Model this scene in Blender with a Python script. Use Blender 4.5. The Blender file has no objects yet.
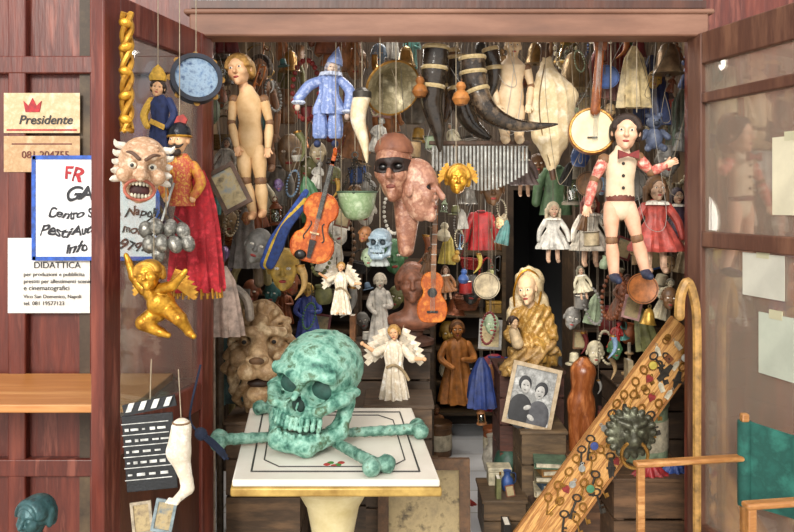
import bpy, bmesh, math, random, traceback
import numpy as np
from mathutils import Vector, Matrix, Euler
random.seed(7)
SC=bpy.context.scene; COL=SC.collection
F=762.0; CX,HY,CZ=397.0,200.0,1.6
def P(px,py,d): return Vector(((px-CX)*d/F, d, CZ-(py-HY)*d/F))
def rot(x=0,y=0,z=0): return Euler((math.radians(x),math.radians(y),math.radians(z))).to_matrix()
FACE=rot(90)
# ---------------------------------------------------------------- materials
def lin(h):
    h=h.lstrip('#'); o=[]
    for i in (0,2,4):
        c=int(h[i:i+2],16)/255; o.append(c/12.92 if c<.04045 else ((c+.055)/1.055)**2.4)
    return tuple(o)+(1,)
def shade(h,f):
    h=h.lstrip('#'); return '#'+''.join('%02x'%max(0,min(255,int(int(h[i:i+2],16)*f))) for i in (0,2,4))
_m={}
def M(c,c2=None,sc=.12,r=.6,m=0.,b=.25,st=(1,1,1),tr=0):
    cols=[c] if isinstance(c,str) else list(c)
    if c2: cols.append(c2)
    if len(cols)==1: cols=[cols[0],shade(cols[0],.62)]
    key=(tuple(cols),sc,r,m,b,st,tr)
    if key in _m: return _m[key]
    mt=bpy.data.materials.new('mat'+cols[0]); mt.use_nodes=True; N=mt.node_tree.nodes; L=mt.node_tree.links
    bs=N['Principled BSDF']; bs.inputs['Roughness'].default_value=r; bs.inputs['Metallic'].default_value=m; bs.inputs['Alpha'].default_value=1-tr
    tc=N.new('ShaderNodeTexCoord'); mp=N.new('ShaderNodeMapping'); mp.inputs['Scale'].default_value=st
    L.new(tc.outputs['Object'],mp.inputs['Vector'])
    tx=N.new('ShaderNodeTexNoise'); tx.inputs['Scale'].default_value=sc; tx.inputs['Detail'].default_value=7; tx.inputs['Roughness'].default_value=.62
    L.new(mp.outputs[0],tx.inputs['Vector'])
    rp=N.new('ShaderNodeValToRGB'); e=rp.color_ramp.elements; lo,hi=.32,.68
    while len(e)<len(cols): e.new(.5)
    for i,cc in enumerate(cols):
        e[i].position=lo+(hi-lo)*i/(len(cols)-1); e[i].color=lin(cc)
    L.new(tx.outputs['Fac'],rp.inputs['Fac']); L.new(rp.outputs['Color'],bs.inputs['Base Color'])
    if b:
        n2=N.new('ShaderNodeTexNoise'); n2.inputs['Scale'].default_value=sc*4; n2.inputs['Detail'].default_value=4
        L.new(mp.outputs[0],n2.inputs['Vector'])
        bp=N.new('ShaderNodeBump'); bp.inputs['Strength'].default_value=b; bp.inputs['Distance'].default_value=.006
        L.new(n2.outputs['Fac'],bp.inputs['Height']); L.new(bp.outputs[0],bs.inputs['Normal'])
    _m[key]=mt; return mt
def glass(tint='#dfe6e6',g=.10,haze=0):
    k=('glass',tint,g,haze)
    if k in _m: return _m[k]
    mt=bpy.data.materials.new('glass'); mt.use_nodes=True; N=mt.node_tree.nodes; L=mt.node_tree.links
    N.remove(N['Principled BSDF']); a=N.new('ShaderNodeBsdfTransparent'); a.inputs[0].default_value=lin(tint)
    gl=N.new('ShaderNodeBsdfGlossy'); gl.inputs['Roughness'].default_value=.03
    mx=N.new('ShaderNodeMixShader'); mx.inputs[0].default_value=g
    L.new(a.outputs[0],mx.inputs[1]); L.new(gl.outputs[0],mx.inputs[2]); out=mx
    if haze:  # pale diffuse mixed in to imitate reflection haze on the panes
        df=N.new('ShaderNodeBsdfDiffuse'); df.inputs[0].default_value=lin('#dcd2c0'); m2=N.new('ShaderNodeMixShader'); m2.inputs[0].default_value=haze
        L.new(mx.outputs[0],m2.inputs[1]); L.new(df.outputs[0],m2.inputs[2]); out=m2
    L.new(out.outputs[0],N['Material Output'].inputs[0])
    _m[k]=mt; return mt
GOLD=M('#e0a838','#8a5814',r=.3,m=.7); GOLD2=M('#d2a03c','#96641c',r=.4,m=.55)
BRASS=M('#c4944c','#7a5626',r=.35,m=.75); SILV=M('#d4d5cf','#8f908c',r=.35,m=.65)
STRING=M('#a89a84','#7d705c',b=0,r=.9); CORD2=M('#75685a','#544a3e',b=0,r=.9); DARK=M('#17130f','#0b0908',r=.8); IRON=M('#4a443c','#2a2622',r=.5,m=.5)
WHITE=M('#f2ece0','#d6cdbc',r=.6); EYE=M('#1b1614','#0e0b0a',r=.3,b=0); SCL=M('#efe8dc','#e0d6c6',r=.3,b=0); LIP=M('#a83a34','#7a2522',b=0,r=.5)
# ---------------------------------------------------------------- mesh builder
def crv(pts,n=6):
    p=[Vector(q) for q in pts]; o=[]
    for i in range(len(p)-1):
        a=p[max(i-1,0)];b=p[i];c=p[i+1];d=p[min(i+2,len(p)-1)]
        for k in range(n):
            t=k/n; o.append(.5*((2*b)+(c-a)*t+(2*a-5*b+4*c-d)*t*t+(3*b-a-3*c+d)*t**3))
    o.append(p[-1]); return o
def lerps(v,n):
    o=[]
    for i in range(n):
        t=i/(n-1)*(len(v)-1); k=min(int(t),len(v)-2); o.append(v[k]+(v[k+1]-v[k])*(t-k))
    return o
class MB:
    def __init__(s): s.v=[];s.f=[]
    def add(s,v,f):
        n=len(s.v); s.v+=[tuple(x) for x in v]; s.f+=[tuple(int(i)+n for i in q) for q in f]; return s
    def box(s,c,z,R=None):
        c=Vector(c); v=[]
        for i in (-.5,.5):
            for j in (-.5,.5):
                for k in (-.5,.5):
                    p=Vector((i*z[0],j*z[1],k*z[2])); v.append(c+(R@p if R else p))
        return s.add(v,[(0,1,3,2),(4,6,7,5),(0,4,5,1),(2,3,7,6),(0,2,6,4),(1,5,7,3)])
    def tube(s,pts,r,n=9,sx=1.,rnd=False):
        p=[Vector(q) for q in pts]; m=len(p)
        r=[float(r)]*m if isinstance(r,(int,float)) else (list(r) if len(r)==m else lerps(list(r),m))
        if rnd:
            t0=(p[1]-p[0]).normalized(); t1=(p[-1]-p[-2]).normalized(); A=[];B=[];ra=[];rb=[]
            for f in (80,55,28):
                a=math.radians(f); A.append(p[0]-t0*r[0]*math.sin(a)); ra.append(r[0]*math.cos(a))
            for f in (28,55,80):
                a=math.radians(f); B.append(p[-1]+t1*r[-1]*math.sin(a)); rb.append(r[-1]*math.cos(a))
            p=A+p+B; r=ra+r+rb; m=len(p)
        v=[];N=None
        for i in range(m):
            t=(p[min(i+1,m-1)]-p[max(i-1,0)])
            t=t.normalized() if t.length>1e-9 else Vector((0,0,1))
            if N is None:
                N=Vector((0,1,0)) if abs(t.y)<.9 else Vector((1,0,0))
            N=(N-t*N.dot(t)).normalized(); B=t.cross(N)
            for k in range(n):
                a=2*math.pi*k/n; v.append(p[i]+r[i]*(math.cos(a)*N*sx+math.sin(a)*B))
        f=[(i*n+k,i*n+(k+1)%n,(i+1)*n+(k+1)%n,(i+1)*n+k) for i in range(m-1) for k in range(n)]
        f+=[tuple(range(n))[::-1],tuple((m-1)*n+k for k in range(n))]
        return s.add(v,f)
    def lathe(s,prof,n=20,c=(0,0,0),R=None,fold=None,sy=1.):
        c=Vector(c); v=[]; m=len(prof)
        for i,(r,z) in enumerate(prof):
            for k in range(n):
                a=2*math.pi*k/n; q=max(r,.001)
                if fold: q*=1+fold[1]*(1-i/(m-1))*math.sin(fold[0]*a+i*.5)
                p=Vector((q*math.cos(a),q*math.sin(a)*sy,z)); v.append(c+(R@p if R else p))
        f=[(i*n+k,i*n+(k+1)%n,(i+1)*n+(k+1)%n,(i+1)*n+k) for i in range(m-1) for k in range(n)]
        f+=[tuple(range(n))[::-1],tuple((m-1)*n+k for k in range(n))]
        return s.add(v,f)
    def ell(s,c,r,R=None,n=12):
        if isinstance(r,(int,float)): r=(r,r,r)
        c=Vector(c); v=[]; m=max(6,n//2+2)
        for i in range(m+1):
            th=math.pi*i/m
            for k in range(n):
                a=2*math.pi*k/n; q=max(math.sin(th),.001)
                p=Vector((r[0]*q*math.cos(a),r[1]*q*math.sin(a),-r[2]*math.cos(th))); v.append(c+(R@p if R else p))
        f=[(i*n+k,i*n+(k+1)%n,(i+1)*n+(k+1)%n,(i+1)*n+k) for i in range(m) for k in range(n)]
        return s.add(v,f+[tuple(range(n))[::-1],tuple(m*n+k for k in range(n))])
    def prism(s,pts,y0,y1):
        n=len(pts); v=[(x,y0,z) for x,z in pts]+[(x,y1,z) for x,z in pts]
        f=[tuple(range(n)),tuple(range(n,2*n))[::-1]]+[(i,n+i,n+(i+1)%n,(i+1)%n) for i in range(n)]
        return s.add(v,f)
    def ring(s,c,R0,r,R=None,n=24,m=6,sz=1.):
        c=Vector(c); v=[]
        for i in range(n):
            a=2*math.pi*i/n
            for k in range(m):
                b=2*math.pi*k/m; q=R0+r*math.cos(b); p=Vector((q*math.cos(a),q*math.sin(a)*sz,r*math.sin(b))); v.append(c+(R@p if R else p))
        return s.add(v,[(i*m+k,((i+1)%n)*m+k,((i+1)%n)*m+(k+1)%m,i*m+(k+1)%m) for i in range(n) for k in range(m)])
def ob(name,mb,mat,par=None,bev=0,sm=42,raw=False):
    me=bpy.data.meshes.new(name); me.from_pydata(mb.v,[],mb.f)
    if not raw:
        bm=bmesh.new(); bm.from_mesh(me); bmesh.ops.recalc_face_normals(bm,faces=bm.faces); bm.to_mesh(me); bm.free()
    me.polygons.foreach_set('use_smooth',[True]*len(me.polygons)); me.update()
    if not raw: me.set_sharp_from_angle(angle=math.radians(sm))
    me.materials.append(mat); o=bpy.data.objects.new(name,me); COL.objects.link(o)
    if par: o.parent=par
    if bev:
        b=o.modifiers.new('bevel','BEVEL'); b.width=bev; b.segments=2; b.limit_method='ANGLE'
    return o
def struct(name,mb,mat,par=None,bev=0):
    o=ob(name,mb,mat,par,bev)
    if not par: o['kind']='structure'
    return o
def tag(o,label,cat,group=None):
    o['label']=label; o['category']=cat
    if group: o['group']=group
class T:
    def __init__(s,name,label,cat,px,py,d,group=None,rz=0,w=False):
        e=bpy.data.objects.new(name,None); COL.objects.link(e); e.empty_display_size=.05
        s.e=e; s.W=w; s.px,s.py,s.d=px,py,d
        if w: s.loc=Vector((px,py,d)); s.k=1.
        else: s.loc=P(px,py,d); s.k=d/F; e.scale=(s.k,)*3
        e.location=s.loc; e.rotation_euler.z=math.radians(rz); tag(e,label,cat,group)
    def q(s,px,py,dy=0):
        return Vector((px,py,dy))-s.loc if s.W else Vector((px-s.px,dy,s.py-py))
    def wl(s,p): return (Vector(p)-s.loc)/s.k
    def __call__(s,name,mb,mat,par=None,bev=0,raw=False): return ob(name,mb,mat,par or s.e,bev,raw=raw)
    def limb(s,name,pts,r,mat,sx=1.,n=10,par=None,c=0):
        p=[s.q(*a) for a in pts]
        if c: p=crv(p,c)
        return s(name,MB().tube(p,r,n,sx,True),mat,par)
    def cord(s,px,py,dy=0,top=16,mat=None): return s('cord',MB().tube([s.q(px,py,dy),s.q(px,top,dy)],.5,5),mat or STRING)
def text(t,s,px,py,size,mat,sh=0,dy=-1.2,off=0,name='lettering',hand=0):
    cu=bpy.data.curves.new('txt','FONT'); cu.body=s; cu.size=size; cu.shear=sh; cu.offset=off*size; cu.extrude=.15
    o=bpy.data.objects.new('txt',cu); COL.objects.link(o); dg=bpy.context.evaluated_depsgraph_get()
    me=bpy.data.meshes.new_from_object(o.evaluated_get(dg)); bpy.data.objects.remove(o)
    if hand:
        for v in me.vertices:
            x,y=v.co.x/size,v.co.y/size
            v.co.x+=size*.08*math.sin(3.1*y+4.3*x+hand)+size*.06*math.sin(1.7*x+hand*3); v.co.y+=size*(.10*math.sin(2.6*x+hand*2)+.11*math.sin(4.1*x+hand*5)*y)
    me.transform(Matrix.Translation(t.q(px,py,dy))@FACE.to_4x4())
    me.materials.clear(); me.materials.append(mat); m=bpy.data.objects.new(name,me); COL.objects.link(m); m.parent=t.e; return m
# ---------------------------------------------------------------- implicit surfaces
class S:
    def __init__(s,lo,hi,n=60):
        lo=np.array(lo,float);hi=np.array(hi,float);h=(hi-lo).max()/n
        ax=[np.arange(lo[i]-h,hi[i]+2*h,h) for i in range(3)]
        s.lo=np.array([a[0] for a in ax]);s.h=h;s.G=np.meshgrid(*ax,indexing='ij');s.D=np.full(s.G[0].shape,1e3);s.fr()
    def fr(s,c=(0,0,0),sc=1.,R=None):
        p=[s.G[i]-c[i] for i in range(3)]
        if R is not None: p=[sum(R[j][i]*p[j] for j in range(3)) for i in range(3)]
        s.p=[a/sc for a in p]; s.sc=sc; return s
    def x(s,m): return [np.abs(s.p[0]),s.p[1],s.p[2]] if m else s.p
    def ell(s,c,r,m=0):
        if isinstance(r,(int,float)): r=(r,)*3
        q=[(a-b)/w for a,b,w in zip(s.x(m),c,r)]
        k0=np.sqrt(sum(a*a for a in q)); k1=np.sqrt(sum((a/w)**2 for a,w in zip(q,r)))+1e-9
        return k0*(k0-1)/k1
    def cap(s,a,b,ra,rb=None,m=0):
        rb=ra if rb is None else rb; p=s.x(m); ba=[j-i for i,j in zip(a,b)]; L=sum(i*i for i in ba)+1e-9
        pa=[x-i for x,i in zip(p,a)]; t=np.clip(sum(i*j for i,j in zip(pa,ba))/L,0,1)
        return np.sqrt(sum((i-t*j)**2 for i,j in zip(pa,ba)))-(ra+(rb-ra)*t)
    def bx(s,c,h,r=0):
        q=[np.abs(a-b)-w+r for a,b,w in zip(s.p,c,h)]
        return np.sqrt(sum(np.maximum(a,0)**2 for a in q))+np.minimum(np.maximum(q[0],np.maximum(q[1],q[2])),0)-r
    def add(s,d,k=0):
        d=d*s.sc;k=k*s.sc
        if k<=0: s.D=np.minimum(s.D,d)
        else:
            h=np.clip(.5+.5*(s.D-d)/k,0,1); s.D=s.D*(1-h)+d*h-k*h*(1-h)
        return s
    def sub(s,d,k=0):
        d=-d*s.sc;k=k*s.sc
        if k<=0: s.D=np.maximum(s.D,d)
        else:
            h=np.clip(.5-.5*(s.D-d)/k,0,1); s.D=s.D*(1-h)+d*h+k*h*(1-h)
        return s
    def net(s):
        D=s.D; ins=D<0; n=np.array(D.shape)-1; O=[(i,j,k) for i in (0,1) for j in (0,1) for k in (0,1)]
        cnt=np.zeros(n,int)
        for o in O: cnt+=ins[o[0]:o[0]+n[0],o[1]:o[1]+n[1],o[2]:o[2]+n[2]]
        act=(cnt>0)&(cnt<8); idx=np.argwhere(act); lut=-np.ones(n,int); lut[act]=np.arange(len(idx))
        val={o:D[idx[:,0]+o[0],idx[:,1]+o[1],idx[:,2]+o[2]] for o in O}
        acc=np.zeros((len(idx),3));ct=np.zeros(len(idx))
        for a in O:
            for ax in range(3):
                if a[ax]: continue
                b=list(a);b[ax]=1;b=tuple(b);va,vb=val[a],val[b];m=(va<0)!=(vb<0)
                t=np.where(m,va/np.where(m,va-vb,1),0);p=np.repeat(np.array(a,float)[None],len(idx),0);p[:,ax]+=t
                acc[m]+=p[m];ct[m]+=1
        V=s.lo+s.h*(idx+acc/ct[:,None]); Fs=[]
        for ax in range(3):
            u,w=(ax+1)%3,(ax+2)%3
            a=[slice(None)]*3;b=[slice(None)]*3;a[ax]=slice(0,-1);b[ax]=slice(1,None)
            s0=ins[tuple(a)];s1=ins[tuple(b)];e=np.argwhere(s0!=s1)
            e=e[(e[:,u]>=1)&(e[:,w]>=1)&(e[:,u]<n[u])&(e[:,w]<n[w])]
            fl=s0[e[:,0],e[:,1],e[:,2]]
            def g(du,dw):
                q=e.copy();q[:,u]-=du;q[:,w]-=dw;return lut[q[:,0],q[:,1],q[:,2]]
            Q=np.stack([g(1,1),g(0,1),g(0,0),g(1,0)],1); Q[~fl]=Q[~fl][:,::-1]; Fs.append(Q)
        return V,np.concatenate(Fs)
    def mb(s,k=1.):
        m=MB(); V,Q=s.net(); m.v=[tuple(a) for a in (V*k).tolist()]; m.f=[tuple(a) for a in Q.tolist()]; return m
def sd_head(s,nose=1.,mouth=0):
    s.add(s.ell((0,.05,.12),(.36,.44,.39))); s.add(s.ell((0,-.08,-.18),(.26,.3,.32)),.1)
    s.add(s.cap((.07,-.35,.12),(.2,-.28,.12),.055,.05,m=1),.06)
    s.sub(s.ell((.14,-.43,.03),(.09,.09,.06),1),.05); s.add(s.ell((.14,-.325,.03),(.07,.065,.05),1),.01)
    s.add(s.ell((.17,-.25,-.1),.13,1),.08); s.add(s.cap((0,-.37,.07),(0,-.36-.11*nose,-.11),.035,.06),.04)
    s.add(s.ell((.05,-.4,-.12),.035,1),.03)
    if mouth: s.sub(s.ell((0,-.4,-.29),(.11,.12,.05+.05*mouth)),.03)
    else:
        s.add(s.cap((-.07,-.365,-.245),(.07,-.365,-.245),.03),.02); s.add(s.cap((-.06,-.36,-.305),(.06,-.36,-.305),.032),.02)
        s.sub(s.cap((-.09,-.4,-.275),(.09,-.4,-.275),.012),.012)
    s.add(s.ell((0,-.31,-.41),.1),.08); s.add(s.ell((.36,.04,-.02),(.05,.09,.12),1),.03)
def sd_skull(s):
    s.add(s.ell((0,9,9),(40,48,37))); s.add(s.ell((0,-14,8),(33,28,28)),10)
    s.add(s.cap((7,-42,10),(30,-32,12),6.5,6,m=1),5); s.add(s.cap((38,-18,-10),(24,-41,-17),6.5,7,m=1),4); s.add(s.cap((40,6,-8),(38,-18,-10),4.5,5,m=1),3)
    s.add(s.ell((0,-29,-24),(23,18,20)),5); s.add(s.cap((35,2,-18),(33,-10,-44),7,9,m=1),3); s.add(s.cap((33,-10,-44),(15,-41,-54),9,9.5,m=1),4); s.add(s.cap((-15,-42,-54),(15,-42,-54),9.5),4)
    s.sub(s.ell((42,-26,8),(8,14,15),1),5); s.sub(s.ell((29,-24,-31),(7,17,9.5),1),2.5)
    s.sub(s.ell((17,-43,-3),(14,25,12.5),1),3); s.sub(s.ell((4.2,-50,-19),(5.8,18,8.5),1),1.5); s.sub(s.ell((0,-50,-13),(4.2,17,7.5)),1.5); s.add(s.cap((0,-42,-3),(0,-49,-8),3.2,3.2),1.5); s.add(s.cap((0,-36,-10),(0,-43,-26),1.3),1)
    s.sub(s.bx((0,-42,-40.5),(28,26,1.8)),.8)
    for i in range(-5,6):
        x=i*4.8; y=-49+x*x/46; j=.35*math.sin(i*2.3)
        s.add(s.cap((x,y+.5,-28),(x+j,y-1,-37+j*2),2.2+j*.5,2.45),.4); s.add(s.cap((x*.97,y+.6,-51),(x*.97-j,y-.8,-44-j*2),2.2,2.3-j*.5),.4)
    s.sub(s.cap((0,-52,-60),(0,-52,-50),.8),.8)
_h={}
def headmesh(v):
    if v in _h: return _h[v]
    if v=='hair':
        s=S((-.5,-.5,-.55),(.5,.6,.6),44); s.add(s.ell((0,.08,.12),(.4,.48,.42)))
        for i in range(14):
            a=math.pi*i/13; s.add(s.ell((.37*math.cos(a),.1+.35*math.sin(a),-.05+.1*(i%2)),(.09,.11,.2)),.04)
            s.add(s.ell((.34*math.cos(a),-.12,.33*math.sin(a)+.1),(.09,.18,.09)),.03)
        s.sub(s.ell((0,-.5,-.12),(.29,.5,.44)),.04)
    elif v=='long':
        s=S((-.6,-.5,-1.1),(.6,.65,.6),48); s.add(s.ell((0,.08,.12),(.42,.5,.45)))
        for i in range(9):
            a=math.pi*i/8; x,y=.42*math.cos(a),.08+.38*math.sin(a); s.add(s.cap((x,y,.0),(x*1.15,y,-.95+.1*(i%2)),.13,.06),.05)
        s.sub(s.ell((0,-.5,-.15),(.29,.52,.48)),.04)
    elif v=='hollow':
        s=S((-.5,-.65,-.6),(.5,.55,.6),84); sd_head(s,1.5,0); s.sub(s.ell((.15,-.42,.025),(.115,.2,.065),1),.02)
    elif v=='band':
        s=S((-.5,-.65,-.3),(.5,.2,.4),64); sd_head(s,1.5,0); s.D=s.D-.018; s.D=np.maximum(s.D,np.abs(s.p[2]-.045)-.115+.2*np.maximum(np.abs(s.p[0])-.18,0)); s.D=np.maximum(s.D,s.p[1]+.05); s.sub(s.ell((0,-.5,-.06),(.06,.3,.06)),.02); s.sub(s.ell((.15,-.42,.025),(.1,.2,.055),1),.02)
    else:
        s=S((-.5,-.65,-.6),(.5,.55,.6),46); sd_head(s,*v)
    _h[v]=s.net(); return _h[v]
def hm(c,h,R=None,v=(1.,0),sc=(1,1,1)):
    V,Q=headmesh(v); A=V*np.array(sc)*h
    if R is not None: A=A@np.array(R).T
    m=MB(); m.v=[tuple(a) for a in (A+np.array(c)).tolist()]; m.f=[tuple(a) for a in Q.tolist()]; return m
def head(t,c,h,mat,R=None,hair=None,long=False,v=(1.,0),face=True,sc=(1,1,1),lip=None,name='head'):
    c=t.q(*c) if not isinstance(c,Vector) else c; R=R or Matrix.Identity(3)
    o=t(name,hm(c,h,R,v,sc),mat,raw=True)
    if hair: t('hair',hm(c,h,R,'long' if long else 'hair',sc),hair,o,raw=True)
    if face:
        L=lambda x,y,z:c+R@Vector((x*sc[0],y*sc[1],z*sc[2]))*h; big=h*t.k>.085
        for sg in (-1,1):
            if big: t('eye',MB().ell(L(.14*sg,-.375,.03),(.058*h,.025*h,.036*h),R,8),SCL,o); t('pupil',MB().ell(L(.14*sg,-.395,.03),(.028*h,.012*h,.03*h),R,8),EYE,o)
            else: t('eye',MB().ell(L(.14*sg,-.375,.03),(.055*h,.025*h,.032*h),R,8),EYE,o)
        if lip!=0: t('lips',MB().ell(L(0,-.39,-.275),(.09*h,.03*h,.04*h),R,8),lip or LIP,o)
    return o
def wing(t,px,py,w,h,sgn,mat,dy=2,par=None):
    pts=[(0,0)]
    for i in range(7):
        a=i/6; x=w*(.25+.75*math.sin(a*1.9)); z=h*(.95-1.75*a)
        pts+=[(x*sgn,z),(x*.86*sgn,z-h*.16)]
    b=t.q(px,py,dy); return t('wing',MB().prism([(b.x+x,b.z+z) for x,z in pts],b.y,b.y+1.6),mat,par)
# ---------------------------------------------------------------- small goods
PR=dict(vase=[(.16,0),(.2,.03),(.3,.3),(.32,.45),(.24,.65),(.1,.8),(.1,.9),(.17,1),(.13,1),(.08,.9)],
 bottle=[(.17,0),(.19,.03),(.19,.55),(.15,.66),(.06,.75),(.055,.92)],
 bell=[(.44,0),(.38,.05),(.31,.3),(.27,.55),(.18,.75),(.08,.82),(0,.84)],
 bowl=[(.25,0),(.3,.06),(.6,.5),(.78,1),(.72,1),(.5,.45),(0,.2)],
 stick=[(.25,0),(.25,.05),(.08,.12),(.05,.3),(.1,.36),(.05,.45),(.05,.6),(.15,.66),(.12,.7)],
 gourd=[(0,0),(.22,.05),(.34,.26),(.26,.48),(.14,.58),(.2,.72),(.13,.87),(0,.92)],
 pot=[(.28,0),(.4,.14),(.46,.42),(.42,.72),(.34,.82),(.42,.92),(.42,1),(.36,1),(.3,.85)],
 hat=[(.8,0),(.8,.06),(.46,.12),(.42,.55),(.36,.92),(.2,1),(0,1)],
 tin=[(.36,0),(.38,.02),(.38,.84),(.4,.86),(.4,.96),(.36,1),(0,1)],
 jug=[(.2,0),(.26,.05),(.34,.35),(.28,.6),(.16,.76),(.17,.9),(.22,1),(.17,1)])
NM=dict(vase=('vase','vase'),bottle=('glass_bottle','bottle'),bell=('hand_bell','bell'),bowl=('bowl','bowl'),stick=('candlestick','candlestick'),gourd=('gourd','gourd'),pot=('cooking_pot','pot'),hat=('hat','hat'),jug=('jug','jug'),tin=('metal_tin','tin'),box=('wooden_box','box'),book=('book','book'),stack=('closed_book','book'),frame=('picture_frame','picture frame'),mask=('theatre_mask','mask'),bust=('bust','bust'),fig=('figurine','figurine'),doll=('doll','doll'),horn=('animal_horn','horn'),basket=('basket','basket'),cloth=('hanging_cloth','cloth'),heap=('crumpled_cloth','cloth'),beads=('bead_string','beads'),lantern=('lantern','lantern'),plate=('plate','plate'),teddy=('plush_bear','plush toy'),trumpet=('trumpet','trumpet'),drum=('drum','drum'),shoe=('shoe','shoe'),cane=('walking_stick','walking stick'),garment=('garment','clothes'))
WID=dict(bowl=.78,hat=.8,garment=.46,box=.68,basket=.48,pot=.58,drum=.55,shoe=.6,cane=.1,bottle=.2,vase=.33,beads=.27,stick=.26,trumpet=.23,fig=.27,doll=.32,cloth=.27,horn=.3,frame=.42,mask=.4,teddy=.4,plate=.5,book=.35,tin=.41,heap=1.2,stack=1.8)
OCC=[]
# interior pieces that must stay readable: nothing small is hung or stood in front of these boxes (px range, py range, depth)
KEEP=[(500,562,262,374,4.3),(230,294,296,424,3.5),(414,454,195,324,3.4),(502,562,360,434,3.8),(440,474,318,404,4.3),(362,398,268,346,3.8),(508,574,190,300,6),(450,478,436,531,9),(478,508,350,412,4.0),(562,602,326,458,3.75),(318,362,256,318,3.2),(366,400,220,272,3.05),(468,494,206,252,4)]
def aabb(px,py,d,h,kind,w=1.):
    k=d/F; c=P(px,py,d); r=WID.get(kind,.42)*h*k*abs(w); ry=r*(.55 if kind in('cloth','garment','mask','frame','beads','plate','heap') else 1)
    return (c.x-r,c.y-ry,c.z,c.x+r,c.y+ry,c.z+h*k)
def hit(b): return any(b[0]<o[3] and b[3]>o[0] and b[1]<o[4] and b[4]>o[1] and b[2]<o[5] and b[5]>o[2] for o in OCC)
def veto(px,py,d,h,kind):
    r=WID.get(kind,.42)*h*.8
    return any(px+r>a and px-r<b and py>c and py-h<e and d<z for a,b,c,e,z in KEEP)
def collect():
    bpy.context.view_layer.update(); OCC.clear()
    for o in SC.objects:
        if o.parent or o.get('kind') or o.name.startswith(('shelving','hanging_rail','hanging_wire')): continue
        pts=[]
        for c in [o]+list(o.children):
            if c.type=='MESH' and not c.name.startswith(('cord','chain')): pts+=[c.matrix_world@Vector(v) for v in c.bound_box]
        if pts: OCC.append(tuple(min(p[i] for p in pts)+.006 for i in range(3))+tuple(max(p[i] for p in pts)-.006 for i in range(3)))
def place(kind,px,py,d,h,*a,**kw):
    for dd in (0,.12,.24,.36,-.12,.5,.65,.8,.95,1.1,1.3,1.5):
        b=aabb(px,py,d+dd,h,kind,kw.get('w',1.))
        if not hit(b): break
    else: return None
    OCC.append(b); return fill(kind,px,py,d+dd,h,*a,**kw)
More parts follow.
